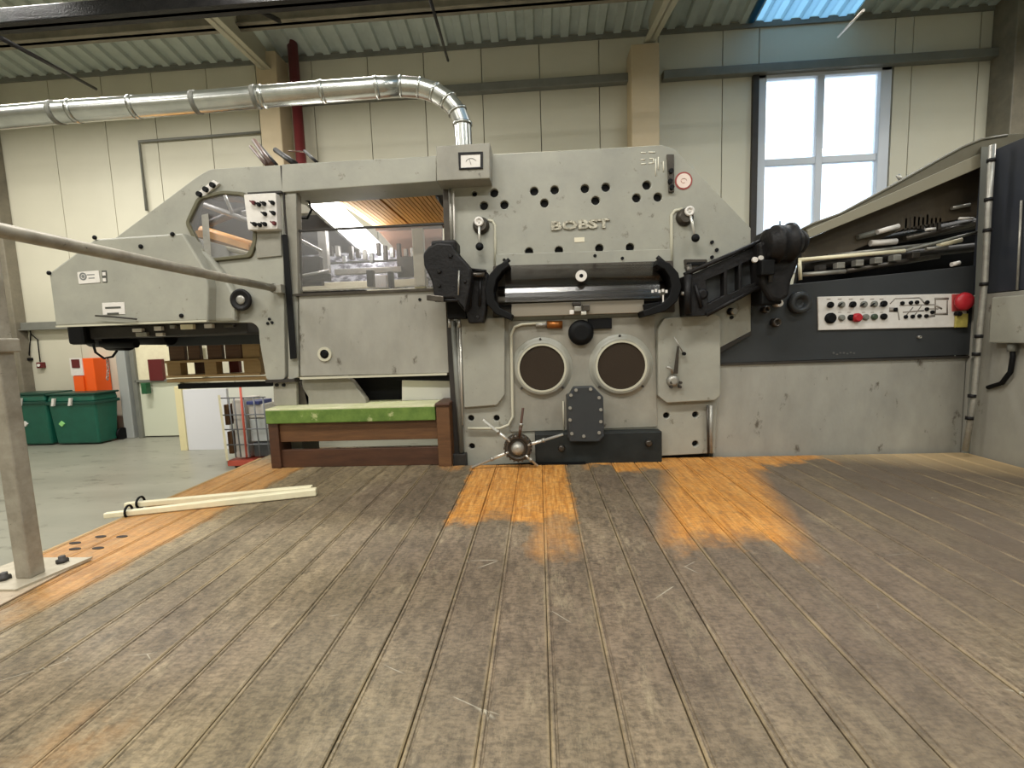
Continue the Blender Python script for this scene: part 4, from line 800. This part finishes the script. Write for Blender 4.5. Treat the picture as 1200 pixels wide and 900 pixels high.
MB().lathe(P(931, 284, YH), (P(942, 281, YH)-P(931, 284, YH)), [(.07, 0), (.075, .03), (.05, .06)], 20).build('drum_end', BLACK, hg)
for q, r in (((886, 304), 3.4), ((893, 302), 3)): MB().lathe(P(*q, YH-.06)+Vector((0, .02, 0)), (0, -1, 0), [(K(r, YH), 0), (K(r*.8, YH), .015)], 12).build('cap_screw', WHITE, hg)
MB().box((P(884, 312, YH).x, YH-.09, P(884, 325, YH).z), (P(900, 312, YH).x, YH-.02, P(884, 307, YH).z), .008).build('terminal_block', BLK2, hg)
MB().tube([P(904, 300, YH-.06), P(903, 330, YH-.06)], .012, 10).build('rib', CHAR, hg)
MB().box((P(893, 340, YH).x, YH, P(893, 357, YH).z), (P(917, 340, YH).x, YH+.15, P(893, 336, YH).z), .01).build('lower_block', BLK2, hg)
MB().tube([P(914, 266, YH), P(914, 259, YH)], .004, 6).build('pin', DARK, hg)
for q in ((857, 350), (857, 365)):
    a = P(*q, YF); MB().lathe((a.x-.01, YF, a.z), (.25, -1, 0), [(K(4, YF), 0), (K(4, YF), .02)], 12).build('stud_base', BLK2, pr); MB().lathe((a.x, YF-.015, a.z), (.25, -1, 0), [(K(3.6, YF), 0), (K(3.4, YF), .03)], 12).build('stud', STEEL, pr)

# ================================================================== FEEDER (right section)
fd = thing('feeder_unit', 'feeder section of the press, charcoal control panel above a scuffed grey panel', 'machine', (P(1000, 500, YF+.03).x, YF+.7, 0))
YC = YF+.03
plate('control_front', pp([(838, 380), (880, 340), (900, 336), (1143, 311), (1137, 416), (838, 426)], YC), YC, YC+.06, CHAR, fd, bev=.004)
lowp = plate('lower_panel', pp([(836, 427), (1134, 417.5), (1127, 540), (836, 545)], YC), YC+.01, YC+.05, GREYW, fd, bev=.004)
MB().box((P(838, 425, YC).x, YC-.004, P(980, 424, YC).z), (P(1136, 418, YC).x, YC+.02, P(980, 421.5, YC).z)).build('seam_strip', DARK, fd)
MB().box((P(1133, 500, YC).x, YC-.005, .3), (P(1141, 500, YC).x, YC+.04, P(1139, 312, YC).z)).build('gap_strip', BLK2, fd)
MB().box((P(884, 400, YC).x, YC+.07, .02), (2.78, YC+1.3, P(1000, 345, YC).z)).build('feeder_body', DARK, fd)
cp = plate('control_plate', rnd(pp([(957, 348), (1130, 344), (1131, 383), (958, 387)], YC), .004), YC-.014, YC, WHITE, fd, bev=.003)
KG = mat('grey diagram print', (140, 132, 122), .5)
def pk(px, py, r, m, y=YC-.014, d=.02): c = c2(px, py, YC); return MB().lathe((c[0], y, c[1]), (0, -1, 0), [(K(r, YC), 0), (K(r, YC), d*.6), (K(r*.75, YC), d*.7), (K(r*.7, YC), d)], 14).build('knob', m, cp)
for x_ in (971, 984, 997, 1010, 1022, 1033):
    k = pk(x_, 357.5-(x_-971)*.02, 3.4, BLK2 if x_ in (997, 1033, 971) else STEELG); c = P(x_, 357, YC-.034); MB().hexa([c+Vector(v) for v in ((-.012, -.008, -.009), (-.008, -.008, -.013), (.014, -.008, .007), (.010, -.008, .011), (-.012, .004, -.009), (-.008, .004, -.013), (.014, .004, .007), (.010, .004, .011))]).build('knob_pointer', BLK2, k)
    c = P(x_, 350.5, YC-.0145); MB().box((c.x-.012, YC-.0155, c.z-.003), (c.x+.012, YC-.014, c.z+.003)).build('caption_bar', KG, cp)
for x_, m in ((971, BLK2), (984, STEELG), (995, BLK2), (1012, STEELG), (1022, mat('dark green button', (60, 74, 56), .4)), (1033, BLK2)):
    pk(x_, 373-(x_-971)*.03, 6 if x_ == 971 else 3.4, m); c = P(x_, 366, YC-.0145)
    if x_ != 971: MB().box((c.x-.010, YC-.0155, c.z-.002), (c.x+.010, YC-.014, c.z+.002)).build('caption_bar', KG, cp)
pk(1001, 372.5, 5, RED, d=.035)
dg = MB()   # printed machine diagram as thin raised lines
for x0, y0, x1, y1, w in ((1049, 350, 1078, 349, 1.2), (1043, 356, 1049, 350, 1.2), (1042, 363, 1052, 363, 5), (1052, 363, 1054, 375, 1.2), (1078, 349, 1085, 357, 1.5), (1058, 366, 1083, 364, 1.5), (1060, 372, 1070, 360, 1.2), (1070, 372, 1080, 358, 1.2), (1054, 358, 1095, 357, 1), (1087, 362, 1100, 362, 1.2), (1095, 350, 1112, 350, 2.5), (1096, 350, 1096, 369, 1.6), (1110, 350, 1110, 368, 1.6), (1096, 368, 1111, 368, 2.5), (1086, 371, 1096, 370, 2.5), (1096, 358, 1104, 362, 2)):
    dg.tube([P(x0, y0, YC-.0145), P(x1, y1, YC-.0145)], K(w/2, YC), 4)
for v in dg.b.verts: v.co.y = YC-.014 + (v.co.y-(YC-.014))*.08
dg.build('printed_diagram', KG, cp)
for q in ((1055, 355.5), (1065, 355), (1072, 354.5), (1084, 354.5), (1047, 363), (1083.5, 362.5), (1090, 366), (1059, 371.5), (1067, 371), (1075, 370.5), (1083, 370.5)): pk(*q, 2.1, BLK2, d=.012)
bs = plate('red_backing', pp([(1113, 345), (1131, 344.5), (1132, 364), (1113, 365)], YC), YC-.02, YC-.012, mat('faded red plate', (176, 70, 68), .5), cp, bev=.002)
c = c2(1121, 354, YC); es = MB().lathe((c[0], YC-.02, c[1]), (0, -1, 0), [(.02, 0), (.02, .02), (K(9, YC), .024), (K(9.8, YC), .034), (K(8.5, YC), .05), (K(3, YC), .056)], 24).build('emergency_stop', RED, cp)
MB().box((P(1116, 367, YC).x, YC-.03, P(1116, 384, YC).z), (P(1130, 367, YC).x, YC-.016, P(1116, 368, YC).z), .003).build('yellow_tag', YEL, cp)
MB().disc(c2(1117, 368, YC), K(2.5, YC), YC-.05, YC-.02, 10).build('key_lock', BLK2, cp)
st_ = MB()
for k in range(7): a = P(977+4*k, 414+random.uniform(-1, 1), YC-.001); st_.box((a.x-.007, YC-.002, a.z-.006), (a.x+.006, YC, a.z+random.uniform(.002, .008)))
st_.build('faded_stencil', mat('faded stencil grey', (84, 84, 82), .6), fd)
def kn(q, r, d, m, nm='knob'): c = c2(*q, YC); return MB().lathe((c[0], YC, c[1]), (0, -1, 0), [(K(r, YC), 0), (K(r, YC), d), (K(r*.8, YC), d+.01), (K(r*.55, YC), d+.008), (K(r*.5, YC), d*.4), (K(r*.2, YC), d*.4)], 24).build(nm, m, fd)
kn((935, 355), 12, .04, CHAR); kn((895, 363), 4, .04, OILY); kn((909, 356), 4, .05, WHITE); kn((907, 378), 5, .04, OILY); kn((1076, 395), 1.8, .01, STEEL)
# inclined cover of the feeder
top = [(940, 268), (952, 262), (985, 250), (1050, 215), (1100, 187), (1128, 172), (1150, 163), (1180, 158), (1230, 156)]
bot = [(1230, 176), (1180, 178), (1152, 184), (1100, 212), (1050, 234), (990, 262), (947, 279)]
plate('inclined_cover', pp(top+bot, YC), YC-.02, YC+.10, mat('olive grey cover paint', (112, 108, 92), .45, c2=(98, 92, 76), scale=5), fd, bev=.008)
MB().tube([P(x, y+.5, YC-.02) for x, y in top[:-1]], .008, 8).build('cover_edge', mat('dark olive edge', (104, 100, 86), .5), fd)
plate('cover_fascia', pp([(945, 270), (1050, 224), (1148, 180), (1149, 196), (1050, 238), (948, 279)], YC-.03), YC-.035, YC-.02, mat('pale olive fascia', (140, 134, 115), .45), fd, bev=.003)
MB().hexa([P(*q, YC+.02) for q in ((985, 249), (1002, 241), (1000, 247), (960, 263))] + [P(*q, YC+.5) for q in ((985, 249), (1002, 241), (1000, 247), (960, 263))]).build('cover_latch', CHAR, fd)
MB().tube([P(1057, 213, YC+.1), P(1052, 205, YC+.1)], .012, 8).build('cover_stop', STEEL, fd)
# rods, rollers and bright fittings between cover and panel
for x0, y0, x1, y1, Y, r, m in ((932, 305, 1060, 294, YC-.02, .013, CREAM), (1060, 294, 1145, 272, YC, .010, STEELG), (937, 305, 938, 328, YC-.03, .011, CREAM), (940, 322, 990, 318, YC-.02, .014, STEEL), (990, 318, 1100, 300, YC+.1, .018, OILY), (1005, 278, 1052, 266, YC+.1, .018, STEELG), (1028, 272, 1053, 265, YC+.05, .016, WHITE), (1100, 287, 1126, 281, YC+.05, .017, CREAM), (1085, 292, 1110, 289, YC+.05, .012, STEEL), (950, 290, 1000, 284, YC+.15, .018, OILY), (1124, 256, 1140, 256, YC+.05, .008, WHITE), (1115, 244, 1136, 240, YC+.1, .012, STEEL), (1085, 269, 1096, 268, YC+.05, .009, WHITE), (1115, 310, 1124, 308, YC, .014, WHITE), (945, 300, 1140, 262, YC+.3, .04, DARK), (945, 290, 1140, 240, YC+.5, .05, DARK), (1020, 285, 1050, 283, YC+.1, .02, WHITE), (1060, 280, 1140, 262, YC+.15, .02, OILY), (940, 312, 1140, 290, YC+.2, .03, DARK), (970, 300, 1100, 285, YC+.12, .012, STEEL)):
    MB().tube([P(x0, y0, Y), P(x1, y1, Y)], r, 10).build('feed_rod', m, fd)
plate('cover_underside', pp([(942, 282), (990, 262), (1050, 234), (1150, 186), (1152, 252), (1060, 268), (985, 300), (944, 308)], YC+.12), YC+.12, YC+.16, mat('brown primer underside', (86, 76, 60), .6, c2=(66, 58, 46), scale=5), fd, bev=.003)
plate('dark_infill', pp([(942, 285), (1152, 190), (1152, 330), (930, 345)], YC+.62), YC+.62, YC+.66, BLK2, fd, bev=.003)  # black sheet added as dark infill where the interior falls into shade
for k in range(9): a = P(1062+5*k, 258+random.uniform(-2, 3), YC+.12); MB().box((a.x-.01, a.y, a.z-.05), (a.x+.008, a.y+.04, a.z+.03), .003).build('sucker', OILY, fd)
for k in range(6): a = P(965+22*k, 312-3*k, YC+.05); MB().box((a.x-.03, a.y, a.z-.03), (a.x+.02, a.y+.05, a.z+.01), .004).build('feed_finger', random.choice((OILY, STEEL, DARK)), fd)
# side cabinet coming towards the camera
XC = 2.81
MB().box((XC, 1.9, .02), (XC+1.2, YC+.1, PX(1160, 344, XC).z), .004).build('side_cabinet', GREYW, fd)
MB().box((XC+.004, 1.9, PX(1163, 343, XC).z), (XC+1.2, YC+.02, PX(1163, 176, XC).z), .004).build('side_window', mat('blue grey dark panel', (44, 48, 56), .3, c2=(56, 58, 64), scale=3), fd)
MB().tube([PX(1192, 340, XC-.005), PX(1197, 235, XC-.005)], .006, 8).build('window_trim', STEEL, fd)
bx = PX(1162, 347, XC); by = PX(1163, 402, XC)
jb = MB().box((XC-.07, 2.3, P(1180, 402, 2.85).z), (XC-.0, PX(1160, 370, XC-.07).y, P(1180, 347, 2.85).z), .008).build('terminal_box', GREY, fd)
h = [PX(1186, 402, XC-.03), PX(1187, 418, XC-.03), PX(1184, 436, XC-.03), PX(1174, 449, XC-.03), PX(1158, 454, XC-.012)]
MB().tube(h[:1]+[PX(1186, 412, XC-.03)], .022, 12).build('cable_gland', STEELG, fd)
MB().tube(h, .013, 10).build('hose', BLK2, fd)
# conduit column at the corner
cd = [(1163, 170), (1158, 250), (1154, 330), (1147, 400), (1141, 470), (1131, 528)]
MB().tube([P(*q, YC-.16) for q in cd], .016, 12).build('corner_conduit', STEEL, fd)
MB().hexa([P(*q, YC-.08) for q in ((1139, 420), (1148, 420), (1160, 172), (1150, 172))] + [P(*q, YC-.02) for q in ((1139, 420), (1148, 420), (1160, 172), (1150, 172))]).build('corner_channel', STEELG, fd)
MB().hexa([P(*q, YC-.05) for q in ((1129, 532), (1139, 532), (1148, 420), (1138, 420))] + [P(*q, YC-.01) for q in ((1129, 532), (1139, 532), (1148, 420), (1138, 420))]).build('corner_channel', STEELG, fd)
for q in ((1161.5, 188), (1158.5, 234), (1157, 270), (1153, 333), (1147, 394), (1144, 415), (1139, 464), (1136, 490)):
    c = P(*q, YC-.16); MB().tube([c-Vector((0, 0, .01)), c+Vector((0, 0, .01))], .021, 12).build('clip', BLACK, fd)

# ================================================================== BACKGROUND AT THE LEFT
def bin_(pxl, pxr, Y, lab, logo, lm):
    xl, xr = P(pxl, 490, Y).x, P(pxr, 490, Y).x; t = thing('wheelie_bin', lab, 'bin', ((xl+xr)/2, Y+.3, 0), 'green bins by the wall'); zt_ = P((pxl+pxr)/2, 472, Y).z
    MB().hexa([(xl+.03, Y+.04, 0.02), (xr-.04, Y+.04, .02), (xr, Y, zt_), (xl, Y, zt_), (xl+.03, Y+.36, .02), (xr-.04, Y+.36, .02), (xr, Y+.4, zt_), (xl, Y+.4, zt_)], .03).build('bin_body', BIN, t)
    MB().box((xl-.02, Y-.02, zt_-.03), (xr+.02, Y+.42, zt_+.02), .01).build('bin_rim', BIN2, t)
    MB().hexa([(xl, Y-.01, zt_+.02), (xr, Y-.01, zt_+.02), (xr-.02, Y+.02, zt_+.13), (xl+.02, Y+.02, zt_+.13), (xl, Y+.41, zt_+.02), (xr, Y+.41, zt_+.02), (xr-.02, Y+.4, zt_+.13), (xl+.02, Y+.4, zt_+.13)], .02).build('lid', BIN, t)
    MB().box((xl-.01, Y-.01, zt_+.12), (xr+.02, Y+.42, zt_+.15), .01).build('lid_top', BIN2, t)
    for f in (.22, .8) if pxr-pxl > 50 else (.5,):
        x_ = xl+(xr-xl)*f*.62; MB().hexa([(x_, Y-.05, zt_-.04), (x_+.04, Y-.05, zt_-.04), (x_+.07, Y-.05, zt_+.08), (x_+.03, Y-.05, zt_+.08), (x_, Y-.02, zt_-.04), (x_+.04, Y-.02, zt_-.04), (x_+.07, Y-.02, zt_+.08), (x_+.03, Y-.02, zt_+.08)]).build('clip', WHITE, t)
    c = P(logo, 497, Y-.01); MB().hexa([(c.x-.045, Y-.0, c.z), (c.x, Y-.0, c.z-.045), (c.x+.045, Y-.0, c.z), (c.x, Y-.0, c.z+.045), (c.x-.045, Y+.04, c.z), (c.x, Y+.04, c.z-.045), (c.x+.045, Y+.04, c.z), (c.x, Y+.04, c.z+.045)]).build('diamond_sticker', lm, t)
    MB().lathe((xr-.05, Y+.42, .1), (1, 0, 0), [(.1, 0), (.1, .05)], 18).build('wheel', BLK2, t)
    return t
bin_(14, 56, 6.62, 'dark green wheeled bin partly hidden by the railing post, white diamond sticker', 28, WHITE)
bin_(58, 113, 6.62, 'dark green wheeled bin with pale green diamond sticker, in front of the orange cabinet', 71, mat('pale green sticker', (150, 210, 130), .5))
oc = thing('orange_cabinet', 'orange cabinet on the wall behind the green bins', 'cabinet', (P(97, 450, 7.05).x, 7.2, 0))
x0, x1 = P(86, 440, 7.0).x, P(111, 440, 7.0).x; ztp = P(97, 420, 7.0).z
MB().box((x0, 7.0, 0), (x1, YW-.02, ztp), .01).build('cabinet_body', ORANGE, oc)
xm = P(99, 440, 7.0).x
MB().box((x0-.02, 6.985, P(90, 440, 7).z), (xm, 7.0, ztp+.01)).build('white_front', WHITE, oc)
MB().box((x0+.02, 6.975, P(90, 431, 7).z), (xm-.04, 6.985, P(90, 421, 7).z)).build('dark_window', DRED, oc)
MB().box((x0+.02, 6.975, .2), (xm, 6.984, P(90, 441, 7).z)).build('orange_front', ORANGE, oc)
# door frame and door
dr = thing('door_1', 'pale door with grey frame', 'door', (P(180, 500, YW).x, YW-.1, 0)); dr['kind'] = 'structure'; del dr['category']; del dr['label']
for a, b, m in ((139, 150, mat('grey door frame', (158, 160, 156), .5)), (155, 160, STEELG)): MB().box((P(a, 450, YW-.2).x, YW-.2, 0), (P(b, 450, YW-.2).x, YW, P(a, 395, YW-.2).z+.6), .01).build('door_frame', m, dr)
MB().box((P(160, 470, YW-.15).x, YW-.15, .02), (P(211, 470, YW-.15).x, YW-.1, P(180, 447, YW-.15).z), .005).build('door_leaf', DOORM, dr)
MB().box((P(160, 470, YW-.15).x, YW-.15, P(180, 445, YW-.15).z), (P(240, 470, YW-.15).x, YW-.1, P(180, 400, YW-.15).z), .005).build('upper_panel', CREAM, dr)
MB().box((P(158, 446, YW-.2).x, YW-.2, P(180, 447.5, YW-.2).z), (P(212, 446, YW-.2).x, YW-.14, P(180, 445, YW-.2).z)).build('door_rail', STEELG, dr)
MB().box((P(175, 432, 7.1).x, 7.08, P(183, 446, 7.1).z), (P(191, 432, 7.1).x, 7.14, P(183, 421, 7.1).z), .004).build('sign_board', DRED, dr)
MB().box((P(165, 455, 7.0).x, 7.0, P(165, 462, 7.0).z), (P(171, 455, 7.0).x, 7.1, P(165, 449, 7.0).z), .01).build('green_handle', mat('green handle', (30, 84, 50), .4), dr)
bb = thing('leaning_board', 'large white board with a cream edge standing on the concrete floor behind the delivery section', 'board', (P(240, 520, 6.2).x, 6.2, 0))
MB().box((P(217, 490, 6.15).x, 6.15, .0), (P(268, 490, 6.15).x, 6.2, P(240, 456, 6.15).z), .004).build('board_face', mat('cool white board', (222, 222, 226), .35), bb)
MB().box((P(209, 490, 6.15).x, 6.13, .0), (P(217, 490, 6.15).x, 6.24, P(240, 452, 6.15).z), .004).build('board_edge', mat('cream edge', (226, 214, 168), .5), bb)
wp = MB().box((P(225, 470, 6.6).x, 6.6, 0), (P(330, 470, 6.6).x, 6.7, P(240, 449, 6.6).z), .01).build('white_cabinet', mat('off white sheet', (220, 220, 208), .4)); tag(wp, 'low white cabinet behind the white board and the wire trolley', 'cabinet')
# trolley
tr = thing('wire_trolley', 'red-based wire mesh trolley holding white cartons, left of the bench', 'trolley', (P(286, 545, 5.2).x, 5.3, 0)); Yt = 5.1
tx = lambda a: P(a, 500, Yt).x; tz_ = lambda a: P(285, a, Yt).z
WIRE = mat('grey wire', (120, 122, 126), .4, .3); REDB = mat('red trolley paint', (206, 92, 74), .5)
MB().box((tx(262), Yt, .04), (tx(312), Yt+.5, .11), .01).build('base', REDB, tr)
for a in (269, 300): MB().lathe((tx(a), Yt+.06, .035), (1, 0, 0), [(.035, 0), (.035, .035)], 16).build('wheel', BLK2, tr); MB().lathe((tx(a), Yt+.42, .035), (1, 0, 0), [(.035, 0), (.035, .035)], 16).build('wheel', BLK2, tr)
MB().tube([(tx(286.5), Yt-.01, .15), (tx(286.5), Yt-.01, tz_(450))], .013, 10).build('upright', REDB, tr)
for y_ in (466, 486, 503, 521): MB().tube([(tx(262), Yt, tz_(y_)), (tx(314), Yt, tz_(y_))], .008, 6).build('wire', WIRE, tr)
for x_ in (262, 273, 279, 290, 302, 313): MB().tube([(tx(x_), Yt, .15), (tx(x_-2), Yt, tz_(466))], .008, 6).build('wire', WIRE, tr)
sh = MB().hexa([P(255, 463, Yt-.05), P(258, 463, Yt-.05), P(268, 540, Yt-.05), P(265, 540, Yt-.05), P(255, 463, Yt+.4), P(258, 463, Yt+.4), P(268, 540, Yt+.4), P(265, 540, Yt+.4)]).build('leaning_sheet', CREAM); tag(sh, 'thin cream sheet leaning against the left side of the wire trolley', 'sheet')
for a, b, c_, d_, m, lab in ((263, 267.5, 498, 474, WOODB, 'upper brown wooden block at the left in the wire trolley'), (264, 269, 532, 506, WOODB, 'lower brown wooden block at the left in the wire trolley')):
    o = MB().box((tx(a), Yt+.02, tz_(c_)), (tx(b), Yt+.3, tz_(d_)), .004).build('wooden_block', m); tag(o, lab, 'block')
for a, b, c_, d_, m, lab in ((270, 284, 538, 468, WHITE, 'tall cream-white carton left of the red upright in the wire trolley'), (289, 308, 491, 475, WHITE, 'upper white carton with a blue top in the wire trolley'), (289, 309, 519, 492, mat('grey white plastic', (196, 200, 200), .3), 'grey-white crate in the middle of the wire trolley'), (291, 310, 537, 520, mat('dark canister plastic', (70, 72, 74), .4), 'dark canister at the bottom of the wire trolley')):
    o = MB().box((tx(a), Yt+.06, tz_(c_)), (tx(b), Yt+.4, tz_(d_)), .01).build('carton', m); tag(o, lab, 'carton')
o = MB().box((tx(289), Yt+.03, tz_(475)), (tx(304), Yt+.3, tz_(471)), .006).build('blue_bag', mat('blue film', (62, 72, 130), .4)); tag(o, 'flat dark blue bag on the upper white carton in the wire trolley', 'bag')
